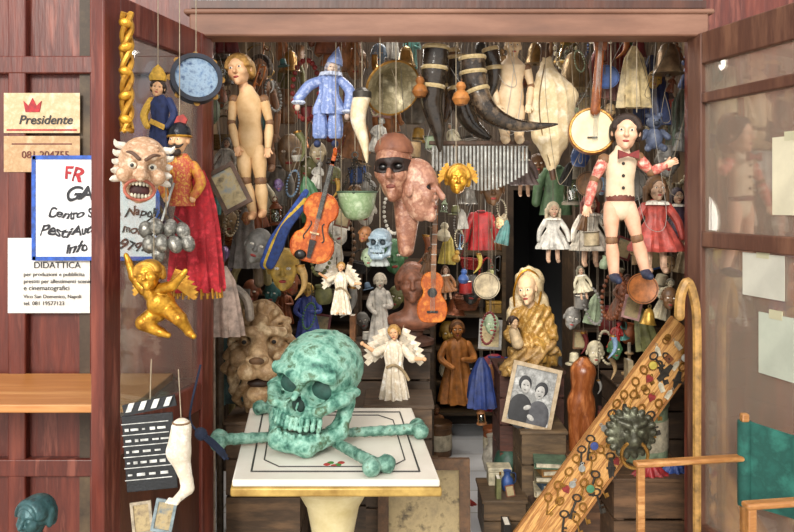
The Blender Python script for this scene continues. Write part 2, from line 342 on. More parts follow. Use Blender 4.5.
def fill(kind,px,py,d,h,c,label,c2=None,hang=0,rz=0,w=1.,group=None,m=0.,tilt=0,sw=0):
    nm,cat=NM[kind]; t=T(nm,label,cat,px,py,d,group,rz); mt=M(c,r=.35 if m else .5,m=m); m2=M(c2) if c2 else M(shade(c,.6)); L=lambda p:[(r*h*w,z*h) for r,z in p]; V=Vector
    top=h
    if kind in PR:
        t('body',MB().lathe(L(PR[kind]),20),mt)
        if kind=='vase': t('rim',MB().ring((0,0,h),.15*h*w,.025*h),m2)
        if kind=='bottle': t('cork',MB().lathe([(.05*h,.9*h),(.06*h,1.02*h),(0,1.02*h)],10),m2); t('paper_label',MB().lathe([(.193*h*w,.18*h),(.193*h*w,.45*h)],20),M('#cbbf9c') if not c2 else m2)
        if kind=='tin': t('printed_band',MB().lathe([(.385*h*w,.2*h),(.39*h*w,.22*h),(.39*h*w,.64*h),(.385*h*w,.66*h)],20),M('#d8ccb0'))
        if kind=='bell': t('loop',MB().ring((0,0,.92*h),.08*h,.025*h,FACE,14),m2); t('clapper',MB().ell((0,0,-.02*h),.07*h),m2)
        if kind=='stick': t('candle',MB().lathe([(.055*h,.68*h),(.055*h,h),(0,1.02*h)],10),M('#e9dfc4'))
        if kind=='gourd': t('stem',MB().tube([(0,0,.88*h),(.03*h,0,h)],.03*h,6),m2)
        if kind=='pot':
            for sg in (-1,1): t('handle',MB().ring((sg*.5*h*w,0,.62*h),.1*h,.025*h,FACE,12),m2)
        if kind=='hat': t('band',MB().lathe([(.465*h*w,.13*h),(.45*h*w,.28*h)],20),m2)
        if kind=='jug': t('handle',MB().tube(crv([(.16*h,0,.9*h),(.4*h,0,.85*h),(.42*h,0,.5*h),(.28*h,0,.3*h)]),.035*h,7),m2)
    elif kind=='heap':
        t('fabric',MB().lathe([(1.15*h,0),(1.1*h,.1*h),(.8*h,.45*h),(.45*h,.8*h),(.1*h,h)],56,fold=(11,.24),sy=.5),mt)
    elif kind=='stack':
        t('cover',MB().box((0,0,.06*h),(3.4*h,2.4*h,.12*h)).box((0,0,.94*h),(3.4*h,2.4*h,.12*h)).box((-1.66*h,0,.5*h),(.1*h,2.4*h,h)),mt); t('pages',MB().box((.05*h,0,.5*h),(3.1*h,2.2*h,.76*h)),M('#d6ccb2'))
    elif kind=='box':
        t('body',MB().box((0,0,.36*h),(1.3*h*w,h,.72*h)),mt,bev=.6); t('lid',MB().box((0,0,.86*h),(1.36*h*w,1.04*h,.26*h)),mt,bev=.8); t('latch',MB().box((0,-.53*h,.7*h),(.12*h,.06*h,.2*h)),BRASS)
    elif kind=='book':
        R=rot(0,tilt,0); t('cover',MB().box((-.0,-.33*h,.5*h),(.22*h*w,.03*h,h),R).box((-.1*h*w,0,.5*h),(.03*h,.68*h,h),R).box((.1*h*w,0,.5*h),(.03*h,.68*h,h),R),mt); t('pages',MB().box((0,.02*h,.5*h),(.17*h*w,.62*h,.94*h),R),WHITE)
    elif kind=='frame':
        R=rot(-6,tilt,0); W=.78*h*w; q=.09*h; cc=V((0,0,h/2)); g=MB()
        for s in (-1,1): g.box(cc+R@V((s*(W-q)/2,0,0)),(q,.07*h,h),R); g.box(cc+R@V((0,0,s*(h-q)/2)),(W-2*q,.07*h,q),R)
        t('moulding',g,mt); t('picture',MB().box(cc+R@V((0,.02*h,0)),(W-q,.02*h,h-q),R),M([c2 or '#5a6a5a','#a8946c','#3a3026'],sc=.07,b=0))
    elif kind=='mask':
        head(t,V((0,0,h/2)),h,mt,rot(0,tilt,rz),hair=m2 if c2 else None,sc=(1,.6,1))
    elif kind=='bust':
        t('pedestal',MB().lathe([(.28*h,0),(.28*h,.05*h),(.14*h,.1*h),(.14*h,.16*h),(.2*h,.18*h)],18),m2)
        s=S((-.5,-.3,.1),(.5,.3,.65),40); s.add(s.ell((0,.02,.28),(.33,.15,.13))); s.add(s.cap((0,.02,.3),(0,0,.55),.1),.08); t('shoulders',s.mb(h),mt,raw=True)
        head(t,V((0,-.02*h,.76*h)),.48*h,mt,rot(0,0,tilt),hair=mt,face=False)
    elif kind=='fig':
        t('robe',MB().lathe([(.2*h*w,0),(.21*h*w,.03*h),(.16*h*w,.3*h),(.12*h*w,.5*h),(.15*h*w,.66*h),(.13*h*w,.74*h),(.05*h,.8*h)],48,fold=(9,.22),sy=.8),mt)
        head(t,V((0,-.02*h,.89*h)),.22*h,m2 if c2 else mt,rot(0,tilt,tilt),hair=m2,face=h>30)
        for s in (-1,1): t('arm',MB().tube(crv([(s*.13*h*w,0,.7*h),(s*.2*h*w,-.04*h,.54*h),(s*.06*h,-.17*h,.5*h+.05*h*s)]),[.05*h,.045*h,.03*h],8,rnd=True),mt)
    elif kind=='doll':
        t('dress',MB().lathe([(.26*h*w,.22*h),(.27*h*w,.26*h),(.18*h*w,.42*h),(.1*h*w,.55*h),(.13*h*w,.68*h),(.05*h,.76*h)],40,fold=(10,.18),sy=.75),mt)
        head(t,V((0,-.02*h,.87*h)),.25*h,M('#dcb394'),rot(0,tilt,tilt),hair=m2,long=True,face=h>26); t('collar',MB().lathe([(.05*h,.71*h),(.13*h,.7*h),(.12*h,.73*h),(.05*h,.75*h)],30,fold=(9,.2)),WHITE)
        for s in (-1,1):
            t('arm',MB().tube(crv([(s*.12*h,0,.68*h),(s*.22*h,-.03*h,.52*h),(s*.25*h,-.06*h,.36*h)]),[.05*h,.045*h,.03*h],8,rnd=True),mt)
            t('leg',MB().tube([(s*.07*h,0,.3*h),(s*.08*h,0,.05*h),(s*.08*h,-.05*h,.02*h)],[.045*h,.035*h,.035*h],8,rnd=True),M('#dcb394'))
    elif kind=='horn':
        t('horn',MB().tube(crv([(0,0,h),(.12*h*w,0,.7*h),(.1*h*w,0,.35*h),(-.15*h*w,0,0)]),[.13*h,.11*h,.075*h,.012*h],14),mt); t('band',MB().lathe([(.14*h,.97*h),(.14*h,1.04*h)],14),BRASS); top=1.04*h
    elif kind=='basket':
        g=MB()
        for i in range(7): g.ring((0,0,.06*h*i+.03*h),(.34+.022*i)*h*w,.04*h,None,22)
        t('weave',g,mt); t('base',MB().lathe([(.34*h*w,0),(.34*h*w,.04*h)],20),m2); t('handle',MB().tube(crv([(-.46*h*w,0,.42*h),(-.3*h*w,0,.85*h),(0,0,h),(.3*h*w,0,.85*h),(.46*h*w,0,.42*h)]),.03*h,7),m2)
    elif kind=='cloth':
        t('fabric',MB().lathe([(.24*h*w,0),(.23*h*w,.2*h),(.2*h*w,.5*h),(.15*h*w,.8*h),(.04*h,h)],40,fold=(8,.3),sy=.5),mt)
    elif kind=='garment':
        t('jacket_body',MB().lathe([(.3*h*w,0),(.29*h*w,.2*h),(.22*h*w,.5*h),(.27*h*w,.8*h),(.2*h*w,.93*h),(.07*h,h)],40,fold=(7,.14),sy=.45),mt)
        for s in (-1,1): t('sleeve',MB().tube([(s*.22*h*w,0,.86*h),(s*.36*h*w,0,.55*h),(s*.4*h*w,0,.25*h)],[.09*h,.1*h,.09*h],10,rnd=True),m2 if c2 else mt)
        t('collar',MB().ring((0,0,.95*h),.1*h,.03*h),m2)
    elif kind=='beads':
        g=MB(); n=26
        for i in range(n):
            a=2*math.pi*i/n; g.ell((.22*h*w*math.sin(a),0,h/2+h/2*math.cos(a)),.045*h,None,7)
        t('beads',g,mt)
    elif kind=='lantern':
        t('base',MB().lathe([(.28*h,0),(.28*h,.06*h),(.2*h,.1*h)],16),mt); t('globe',MB().lathe([(.18*h,.1*h),(.25*h,.3*h),(.22*h,.5*h),(.14*h,.6*h)],16),glass('#c8d0c0',.2)); t('cap',MB().lathe([(.24*h,.58*h),(.24*h,.62*h),(.1*h,.78*h),(.12*h,.84*h),(0,.86*h)],16),mt); t('ring',MB().ring((0,0,.93*h),.08*h,.02*h,FACE,14),mt)
        for i in range(4):
            a=math.pi/4+i*math.pi/2; t('guard_wire',MB().tube([(.26*h*math.cos(a),.26*h*math.sin(a),.05*h),(.24*h*math.cos(a),.24*h*math.sin(a),.6*h)],.018*h,6),mt)
    elif kind=='plate':
        R=rot(80,0,tilt); t('dish',MB().lathe([(0,0),(.3*h,0),(.5*h,.07*h),(.5*h,.1*h),(.3*h,.04*h),(0,.04*h)],26,(0,0,h/2),R),mt); t('painted_rim',MB().ring(V((0,0,h/2))+R@V((0,0,.08*h)),.46*h,.02*h,R),m2)
    elif kind=='teddy':
        t('body',MB().ell((0,0,.34*h),(.22*h,.18*h,.27*h)),mt); hd=t('head',MB().ell((0,-.02*h,.74*h),(.2*h,.18*h,.18*h)),mt)
        for s in (-1,1):
            t('ear',MB().ell((s*.15*h,0,.92*h),(.07*h,.04*h,.07*h)),mt,hd); t('eye',MB().ell((s*.07*h,-.19*h,.78*h),.025*h),EYE,hd); t('arm',MB().tube([(s*.2*h,0,.5*h),(s*.32*h,-.1*h,.36*h)],.08*h,8,rnd=True),mt); t('leg',MB().tube([(s*.12*h,0,.16*h),(s*.2*h,-.15*h,.08*h)],.09*h,8,rnd=True),mt)
        t('muzzle',MB().ell((0,-.18*h,.7*h),(.08*h,.07*h,.06*h)),m2,hd)
    elif kind=='trumpet':
        t('bell',MB().lathe([(.22*h,0),(.15*h,.05*h),(.06*h,.2*h),(.035*h,.5*h),(.03*h,h)],18),mt); t('tubing',MB().tube(crv([(.03*h,0,.9*h),(.18*h,0,.95*h),(.2*h,0,.6*h),(.16*h,0,.35*h),(.05*h,0,.4*h)]),.025*h,8),mt)
    elif kind=='drum':
        t('shell',MB().lathe([(.5*h*w,.04*h),(.5*h*w,.96*h)],24),mt)
        for z in (.06,.94): t('hoop',MB().ring((0,0,z*h),.51*h*w,.05*h),m2)
        t('skin',MB().lathe([(.48*h*w,.9*h),(.48*h*w,.97*h),(0,.98*h)],24),WHITE)
    elif kind=='shoe':
        s=S((-.6,-.3,-.05),(.6,.3,.6),40); s.add(s.cap((-.4,0,.12),(.3,0,.12),.13,.14)); s.add(s.cap((.3,0,.15),(.32,0,.45),.15,.17),.1); s.sub(s.ell((.33,0,.58),(.14,.14,.25)),.02); t('upper',s.mb(h),mt,raw=True); t('sole',MB().box((-.02*h,0,.0),(.95*h,.26*h,.06*h)),m2,bev=.5)
    elif kind=='cane':
        t('shaft',MB().tube(crv([(0,0,0),(.0,0,.6*h),(0,0,.86*h),(.02*h*w,0,.95*h),(.07*h*w,0,h),(.12*h*w,0,.96*h),(.13*h*w,0,.9*h)]),[.012*h,.014*h,.016*h],8,rnd=True),mt); t('ferrule',MB().lathe([(.016*h,0),(.018*h,.04*h)],8),m2)
    if hang:
        R=rot(0,sw,0); Ri=R.transposed(); a=R@V((0,0,top*.97)); t.e.rotation_euler.y=math.radians(sw)
        t('cord',MB().tube([Ri@a,Ri@V((a.x,0,py-16))],.32,5),CORD2)
    return t
def run(f):
    try: return f()
    except Exception: traceback.print_exc()
# ================================================================ SETTING
WOODR=M(['#7a3a2a','#652a1e','#521f16','#84483a'],sc=2.4,r=.42,b=.3,st=(7,7,.8)); WOODD=M(['#5c3322','#4a281b','#3c1e15'],sc=2.,r=.45,st=(6,6,1))
def setting():
    struct('floor',MB().box((.3,4.7,-.05),(3.2,3.5,.1)),floor_mat())
    struct('ground',MB().box((0,0,-.06),(14,5.9,.1)),M('#c8c2b6','#aaa498',sc=3,b=.3))
    W=M(['#5a4736','#3c2e22','#6a563e'],sc=3,b=.3)
    struct('wall_left',MB().box((-1.2,4.6,1.5),(.1,3.2,3)),W); struct('wall_right',MB().box((1.85,4.6,1.5),(.1,3.2,3)),W)
    struct('ceiling',MB().box((.3,4.6,3.0),(3.2,3.3,.1)),M('#4a3d30',sc=2))
    b=MB(); x0,x1=.94,1.38; b.box((( -1.25+x0)/2,6.2,1.5),(x0+1.25,.1,3)).box(((x1+1.9)/2,6.2,1.5),(1.9-x1,.1,3)).box(((x0+x1)/2,6.2,2.34),(x1-x0,.1,1.32))
    struct('wall_back',b,W)
    struct('wall_passage',MB().box((.88,7.2,1.2),(.05,2,2.4)).box((1.44,7.2,1.2),(.05,2,2.4)).box((1.16,8.2,1.2),(.6,.05,2.4)).box((1.16,7.2,2.0),(.6,2,.05)),DARK)  # walls coloured near black, so the passage's darkness is in the paint
    w=MB().box((-1.55,3.06,1.3),(1.5,.08,2.7)).box((1.95,3.06,1.3),(1.5,.08,2.7)).box((.2,3.06,2.95),(5,.08,.6))
    struct('wall_front',w,WOODR)
    t=MB()
    for x in (-1.85,-1.49,-1.17): t.box((x,3.005,1.3),(.07,.04,2.7))
    for z in (2.13,.55,.86): t.box((-1.5,3.005,z),(1.4,.045,.07))
    struct('trim_1',t,WOODR,bev=.006)
    struct('trim_2',MB().box((.2,2.99,2.28),(2.0,.12,.1)).box((.2,2.95,2.325),(2.04,.06,.02)),M(['#926a56','#7c5644','#664638'],sc=1.6,b=.2,st=(1,5,5)),bev=.008)
    struct('trim_3',MB().box((-.765,3.02,1.15),(.05,.12,2.3)).box((1.185,3.02,1.15),(.05,.12,2.3)),WOODR,bev=.006)
    wd=struct('window_1',MB().box((.2,3.0,2.55),(2,.02,.42)),M('#6f7678','#4e5456',sc=2,r=.1,b=0))
    ob('window_frame',MB().box((.2,2.98,2.36),(2,.05,.03)).box((-.1,2.98,2.5),(.03,.04,.3)).box((.75,2.98,2.5),(.03,.04,.3)),WOODD,wd)
def floor_mat():
    mt=bpy.data.materials.new('marble_tiles'); mt.use_nodes=True; N=mt.node_tree.nodes; L=mt.node_tree.links; bs=N['Principled BSDF']; bs.inputs['Roughness'].default_value=.35
    tc=N.new('ShaderNodeTexCoord'); br=N.new('ShaderNodeTexBrick'); br.offset=0; br.inputs['Scale'].default_value=1; br.inputs['Brick Width'].default_value=.3; br.inputs['Row Height'].default_value=.3; br.inputs['Mortar Size'].default_value=.004
    br.inputs['Color1'].default_value=lin('#f0f0f2'); br.inputs['Color2'].default_value=lin('#dcdee2'); br.inputs['Mortar'].default_value=lin('#a9a59c'); L.new(tc.outputs['Object'],br.inputs['Vector'])
    nz=N.new('ShaderNodeTexNoise'); nz.inputs['Scale'].default_value=5; nz.inputs['Detail'].default_value=8; L.new(tc.outputs['Object'],nz.inputs['Vector'])
    mx=N.new('ShaderNodeMix'); mx.data_type='RGBA'; mx.blend_type='MULTIPLY'; mx.inputs[0].default_value=.35; L.new(br.outputs['Color'],mx.inputs[6]); L.new(nz.outputs['Fac'],mx.inputs[7]); L.new(mx.outputs[2],bs.inputs['Base Color']); return mt
LH,LE=Vector((-.748,3.0)),Vector((-.905,2.3)); RH,RE=Vector((1.161,3.0)),Vector((1.343,2.3))
def leafpt(H,E,s,off=0):
    u=(E-H).normalized(); n=Vector((-u.y,u.x)); return H+u*s+n*off
def leaf(name,H,E,rails,panel,mat,gm):
    L=(E-H).length; u=(E-H).normalized(); R=Matrix.Rotation(math.atan2(u.y,u.x),3,'Z'); g=MB()
    def bx(g,s0,s1,z0,z1,th):
        p=H+u*(s0+s1)/2; g.box((p.x,p.y,(z0+z1)/2),(s1-s0,th,z1-z0),R)
    bx(g,0,.085,0,2.24,.045); bx(g,L-.09,L,0,2.24,.045)
    for a,b in rails: bx(g,.085,L-.09,a,b,.042)
    o=struct(name,g,mat,bev=.005)
    p=MB(); bx(p,.07,L-.08,.15,panel,.02); ob('lower_panel',p,WOODD,o)
    p=MB(); bx(p,.07,L-.08,panel,2.2,.006); ob('glass_pane',p,gm,o)
    h=MB()
    for z in (.5,1.2,1.95): h.lathe([(.012,z-.04),(.012,z+.04)],10,(H.x,H.y-.03,0))
    ob('hinge',h,IRON,o)
def doors():
    leaf('door_1',LH,LE,[(2.13,2.24),(0,.16),(.8,.9)],.8,WOODR,glass(haze=.06))
    leaf('door_2',RH,RE,[(2.12,2.24),(0,.16),(1.42,1.48),(.3,.36),(1.97,2.01)],.3,M(['#64402f','#502f22','#744e3a'],sc=2,b=.25,st=(6,6,1)),glass('#f6f4ee',.2,.12))
    u=(RE-RH).normalized(); R=Matrix.Rotation(math.atan2(u.y,u.x),3,'Z')
    for i,(s,z,w,hh,c,lb) in enumerate([(.40,1.34,.2,.15,'#dcdacc','upper grey paper sheet taped inside the right glass door'),(.46,1.11,.16,.21,'#ced4c4','lower grey green paper sheet taped inside the right glass door'),(.53,1.68,.17,.26,'#ece4c8','cream paper card fixed high on the right glass door')]):  # the cream card imitates a reflection; the two grey sheets are paper
        sg=-1 if leafpt(RH,RE,.3,.02).x>leafpt(RH,RE,.3,-.02).x else 1
        p=leafpt(RH,RE,s,sg*.008); o=ob('paper_sheet',MB().box((0,0,0),(w,.002,hh),R),M(c,shade(c,.88),sc=4,b=.1,tr=.2)); o.location=(p.x,p.y,z); tag(o,lb,'paper')
        ob('tape_strip',MB().box((0,0,hh/2),(.06,.004,.03),R),M('#d8d2b0',b=0),o)
def posters():
    def sheet(x0,y0,x1,y1,lb,c,d=2.982,name='wall_poster',cat='poster'):
        t=T(name,lb,cat,(x0+x1)/2,y1,d); t('sheet',MB().box(t.q((x0+x1)/2,(y0+y1)/2),(x1-x0,.8,y1-y0)),M(c,sc=.06,b=.3)); return t
    ink=M('#2a2a30',b=0); red=M('#c8202c',b=0); brn=M('#7a2a20',b=0)
    t=sheet(4,93,80,133,'cream paper sheet with red crown and dark script on brown boards',['#dcc6a4','#c4a880','#e6d4b6']); text(t,'Presidente',19,124,12.5,ink,.25,off=.012)
    t('crown',MB().prism([(a-42,133-b) for a,b in [(26,112),(24,101),(29,106),(33,98),(37,106),(42,101),(40,112)]],-1.4,-.4),red); t('red_line',MB().box(t.q(42,130,-.6),(70,.4,1.6)),red)
    t=sheet(4,136,80,172,'tan paper strip with reddish digits below the crown sheet',['#c9a982','#b08c64','#d8bc98']); text(t,'081 204755',22,158,10,brn); t('printed_rule',MB().box(t.q(42,144,-.6),(60,.4,1.2)),brn)
    t=sheet(33,156,159,260,'white handwritten parking sign with a bright blue border',['#f4f3f4','#e4e4e8'],d=2.965,name='handwritten_sign',cat='sign')
    blue=M('#2f62c8',b=0); g=MB(); c=t.q(96,208)
    for s in (-1,1): g.box(c+Vector((s*62,-.6,0)),(4,1,104)).box(c+Vector((0,-.6,s*50.5)),(126,1,4))
    t('border',g,blue); bk=M('#23232b',b=0)
    for i,(s,x,y,z,m) in enumerate([('FR',63,180,19,red),('GA',65,201,20,bk),('SE',126,199,18,bk),('Centro S',47,218,12.5,bk),('o Napoli',115,216,12,bk),('Pesti',40,236,15.5,bk),('Auto',72,234,13,bk),('moto',121,233,12,bk),('Info',65,252,14,bk),('9799',120,250,13.5,bk)]): text(t,s,x,y,z,m,.3,off=.024,hand=1+i*1.7)
    t=sheet(8,238,90,313,'white printed notice with small text below the blue bordered sign',['#eae8e4','#d4d0c8','#f2f0ec'])
    for i,(s,z,y) in enumerate([('DIDATTICA',8,268),('per produzioni e pubblicita',5,276),('prestiti per allestimenti scenici',5,283),('e cinematografici',6,290),('Vico San Domenico, Napoli',4.6,298),('tel. 081 19577123',5,305)]): text(t,s,24 if i else 34,y,z*1.12,ink)
# ================================================================ TABLE + SKULL
def table():
    z=.755; C=[Vector((-.498,2.3)),Vector((.130,2.3)),Vector((.061,3.1)),Vector((-.598,3.1))]
    t=T('pedestal_table','white topped table with gold edge and black border lines under the skull','table',-.22,2.7,0,w=True)
    def tp(u,v,zz): p=C[0].lerp(C[1],u).lerp(C[3].lerp(C[2],u),v); return t.q(p.x,p.y,zz)
    def slab(a,z0,z1):
        g=MB(); v=[tp(x,y,zz) for zz in (z0,z1) for x,y in ((-a,-a),(1+a,-a),(1+a,1+a),(-a,1+a))]
        return g.add(v,[(3,2,1,0),(4,5,6,7)]+[(i,(i+1)%4,4+(i+1)%4,4+i) for i in range(4)])
    t('tabletop',slab(0,z-.022,z),M('#e2dcd2','#d0c8ba',sc=3,r=.35,b=.05),bev=.005); t('gold_edge',slab(.008,z-.05,z-.022),M('#c9a85e','#8a6a30',sc=12,r=.4,m=.3),bev=.006)
    bk=M('#3a3834',b=0)
    def line(a,b,w=.0022,mat=bk): t('inlay_line',MB().tube([tp(*a,z+.0012),tp(*b,z+.0012)],w,4),mat)
    i=.085; q=[(i,i),(1-i,i),(1-i,1-i),(i,1-i)]
    for k in range(4): line(q[k],q[(k+1)%4],.003)
    i=.14;e=.22
    o=[(e,i),(1-e,i),(1-i,e),(1-i,1-e),(1-e,1-i),(e,1-i),(i,1-e),(i,e)]
    for k in range(8): line(o[k],o[(k+1)%8])
    for k in range(5): t('flower_inlay',MB().ell(tp(.46+.018*k,.17+.02*math.sin(k*2.),z),(.012,.014,.0015)),M('#b83a34',b=0) if k%2==0 else M('#4a8a3a',b=0))
    cr=M('#e2d6ae','#b8a674',sc=6,r=.5); b=t.q(-.22,2.62,0)
    t('pedestal',MB().lathe([(.2,0),(.2,.04),(.12,.08),(.07,.16),(.06,.4),(.09,.55),(.13,.62),(.1,.66),(.15,.7)],28,b),cr); t('pedestal_collar',MB().ring(b+Vector((0,0,.66)),.11,.015),GOLD2)
PAT=M(['#1d4a41','#437666','#6d9e8c','#8fbaa8','#547860','#565c42'],sc=.06,r=.52,m=.12,b=.6); PAT2=M(['#1d3e36','#426a5c','#668e7e','#84a898','#4a583e'],sc=.09,r=.5,m=.15,b=.7)
def skull():
    t=T('skull_sculpture','giant verdigris bronze skull resting on two crossed bones','sculpture',320,443,2.65)
    RS=rot(0,7,-20); s=S((-60,-68,-2),(62,64,118),130); s.fr((-2,-2,66),1,RS); sd_skull(s)
    s.sub(s.cap((4,20,46),(16,-20,40),.9),1.2); s.D+=.6*np.sin(s.G[0]*.31+np.sin(s.G[2]*.2)*2)*np.sin(s.G[1]*.27)*np.sin(s.G[2]*.33)+.3*np.sin(s.G[0]*.8+1)*np.sin(s.G[1]*.9)*np.sin(s.G[2]*.85)
    sk=t('skull',s.mb(),PAT,raw=True); dkm=M('#2a5048','#1c3a33',r=.7); dk2=M('#17302a','#0f221d',r=.8)  # darker patina plugs paint shade into sockets, nose and mouth
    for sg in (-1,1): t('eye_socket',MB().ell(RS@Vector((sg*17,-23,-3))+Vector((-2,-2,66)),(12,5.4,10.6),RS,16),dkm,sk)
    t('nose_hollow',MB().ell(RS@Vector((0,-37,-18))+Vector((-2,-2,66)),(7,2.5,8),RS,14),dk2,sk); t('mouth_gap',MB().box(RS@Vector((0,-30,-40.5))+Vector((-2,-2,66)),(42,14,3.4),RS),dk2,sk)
    for a,b in (((224,432,2.6),(414,425,2.72)),((268,402,3.0),(376,460,2.36))):
        A=t.wl(P(*a));B=t.wl(P(*b)); z=8; A.z=B.z=z; L=(B-A).length; u=(B-A).normalized(); n=Vector((-u.y,u.x,0)); lo=[min(A[i],B[i])-24 for i in range(3)]; hi=[max(A[i],B[i])+24 for i in range(3)]
        s=S(lo,hi,124); s.add(s.cap(A,(A+B)/2,5.8,4.2)); s.add(s.cap((A+B)/2,B,4.2,5.8),3)
        for E,w in ((A,-1),(B,1)):
            for g in (-1,1): s.add(s.ell(E+u*w*5+n*g*8,8.4),1.5)
        s.D+=.5*np.sin(s.G[0]*.6)*np.sin(s.G[1]*.5)+.3*np.sin(s.G[0]*1.2+s.G[1])
        t('bone',s.mb(),PAT2,raw=True)
# ================================================================ LEFT DOOR GOODS
SKIN=M('#e4b88e','#cc966a',sc=.08,b=.1); WOODP=M('#e2c092','#c29762',sc=.05,b=.1); HAIRB=M('#c89a52','#8a622c',sc=.3,b=.5); HAIRD=M('#3a261a','#22150e',sc=.3,b=.5)
def left_goods():
    t=T('gilded_carving','narrow gilded twisted carving standing on the left door stile','carving',127,132,2.34)
    for ph in (0,2.1,4.2): t('strand',MB().tube([(4.2*math.cos(ph+i*.42),4.2*math.sin(ph+i*.42),i*3.4) for i in range(36)],3,7),GOLD2)
    t('tip',MB().lathe([(7,0),(7,3),(3,6)],12),GOLD)
    for k in range(5): t('leaf',MB().ell((0,-5,12+k*24),(7,3,5),rot(0,20*(-1)**k,0)),GOLD)
    t=T('costumed_puppet','small puppet in a navy and gold robe left of the round drum','puppet',160,165,2.52); nv=M('#22305e','#141c3c',sc=.2,r=.8); yl=M('#d8a838','#9a7420',sc=.3)
    t('robe',MB().lathe([(13,0),(13,3),(10,30),(8,48),(10,62),(4,70)],36,fold=(7,.2),sy=.7),nv); t('gold_hem',MB().ring((0,0,3),13,1.8,sz=.7),yl); t('sash',MB().box((0,-8,40),(16,2,5),rot(0,25)),yl)
    head(t,(158,88),18,SKIN,rot(0,8,10),hair=HAIRD); t('cap',MB().lathe([(8,80),(9,84),(5,92),(0,97)],14,(-2,0,4)),yl)
    for s in (-1,1): t('arm',MB().tube(crv([(s*9,0,64),(s*15,-3,50),(s*10,-8,38)]),[4,4,3],8,rnd=True),yl if s<0 else nv)
    t.cord(158,70,0,0)
    t=T('tambourine','round frame drum with dark rim and pale blue skin on left door','drum',196,106,2.72); R=rot(78,0,22); c=(0,0,27)
    t('rim',MB().lathe([(24,-5),(25.5,-5),(25.5,6),(21,6),(21,2),(24,2)],30,c,R),M('#252a3a','#14161f')); t('skin',MB().lathe([(22,0),(22,3.5),(0,3.5)],30,c,R),M(['#4f6c90','#8ba0b4','#2f466a'],sc=.14,b=.05))
    for k in range(8):
        a=k*math.pi/4; t('jingle',MB().lathe([(0,-.6),(3.2,-.6),(3.2,.6),(0,.6)],12,Vector(c)+R@Vector((25.5*math.cos(a),25.5*math.sin(a),1)),R),BRASS)
    t.cord(196,54,0,0)
    t=T('grotesque_mask','pale grotesque carved mask with long nose open toothed mouth and white hair','mask',142,202,2.26); pk=M(['#d8b698','#a8805f','#ead0b4'],sc=.1,r=.45,b=.5)
    s=S((-30,-52,-6),(30,18,72),86); s.fr((0,0,32),66,rot(0,6,18)); sd_head(s,1.2,0)
    s.sub(s.ell((0,-.4,-.31),(.2,.2,.14)),.02); s.add(s.cap((.05,-.42,.15),(.26,-.3,.24),.06,.05,m=1),.03); s.add(s.ell((.23,-.33,-.1),.12,1),.03); s.add(s.cap((0,-.40,.08),(0,-.66,-.12),.06,.075),.03); s.add(s.ell((.07,-.5,-.1),.05,1),.03)
    for zz in (.25,.31,.37): s.add(s.cap((-.2,-.3+.5*(zz-.25),zz),(.2,-.3+.5*(zz-.25),zz),.02),.015)
    t('face',s.mb(),pk,raw=True)
    R=rot(0,6,18); B=lambda x,y,z:Vector((0,0,32))+R@Vector((x,y,z))*66
    lp=[B(.21*math.cos(a),-.335-.05*abs(math.sin(a)),-.31+.15*math.sin(a)) for a in [i*math.pi/9 for i in range(19)]]; t('lips',MB().tube(lp,1.6,7),M('#b0604a','#84402e',b=0))
    g=MB()
    for i in range(-3,4):
        g.ell(B(i*.05,-.34+abs(i)*.012,-.21),(1.7,1.4,2.8)); g.ell(B(i*.05,-.33+abs(i)*.012,-.4),(1.7,1.4,2.5))
    t('teeth',g,M('#efe6cc')); t('mouth_lining',MB().ell(B(0,-.24,-.31),(11,3,7.6),R),M('#4a1816',b=0))
    for sg in (-1,1):
        t('eye',MB().ell(B(.14*sg,-.37,.04),(4.6,2.4,3.6)),M('#f0e6d0',b=0)); t('pupil',MB().ell(B(.14*sg,-.405,.04),(1.9,1.2,1.9)),EYE); t('eyebrow',MB().tube(crv([B(.05*sg,-.47,.14),B(.16*sg,-.42,.22),B(.28*sg,-.31,.22)]),[2,1.8,.8],7,rnd=True),M('#6a4a36'))
        for k in range(5): t('tuft',MB().tube(crv([B(.30*sg,0,.33-.12*k),B(.39*sg,-.06,.34-.13*k),B(.43*sg,-.12,.40-.15*k)]),[4,3.2,.6],8,rnd=True),M('#e9e4da','#bdb4a4'))
    # red puppet
    t=T('soldier_puppet','moustached puppet in dark helmet with a long red velvet cape','puppet',192,292,2.52); rd=M(['#b81c28','#8a0f1a','#d03240'],sc=.1,r=.8)
    t('cape',MB().lathe([(24,0),(25,4),(24,30),(22,60),(19,86),(14,108),(8,122)],72,(3,4,0),fold=(11,.24),sy=.6),rd)
    g=MB()
    for k in range(26):
        a=2*math.pi*k/26; g.tube([(3+25*math.cos(a),4+15*math.sin(a),4),(3+26*math.cos(a),4+15.5*math.sin(a),-6)],1.3,5)
    t('gold_fringe',g,GOLD2)
    t('tunic',MB().lathe([(13,86),(12,96),(9,112),(12,128),(5,138)],32,(-8,-6,0),sy=.7),M(['#caa23a','#a8262a','#d8b450'],sc=.22,b=.1))
    head(t,(181,141,-6),26,SKIN,rot(0,0,-14)); hp=t.q(180,147,-17)
    for sg in (-1,1): t('moustache',MB().tube(crv([hp,hp+Vector((sg*4,0,-.5)),hp+Vector((sg*7.5,1.5,2))]),[1.8,1.6,.5],7,rnd=True),HAIRD)
    t('beard',MB().ell(t.q(180,153,-13),(5,4,4)),HAIRD)
    hd=M('#23242c','#14151a',r=.3,m=.5); t('helmet',MB().lathe([(11,0),(11.5,3),(10.5,9),(6,14),(0,16)],18,t.q(181,138,-5)),hd); t('helmet_trim',MB().ring(t.q(181,137,-5),11.3,1.3),GOLD); t('crest',MB().prism([(a-192,292-b) for a,b in ((176,124),(179,117),(185,115),(189,120),(187,125))],-7,-4),M('#b8342a'))
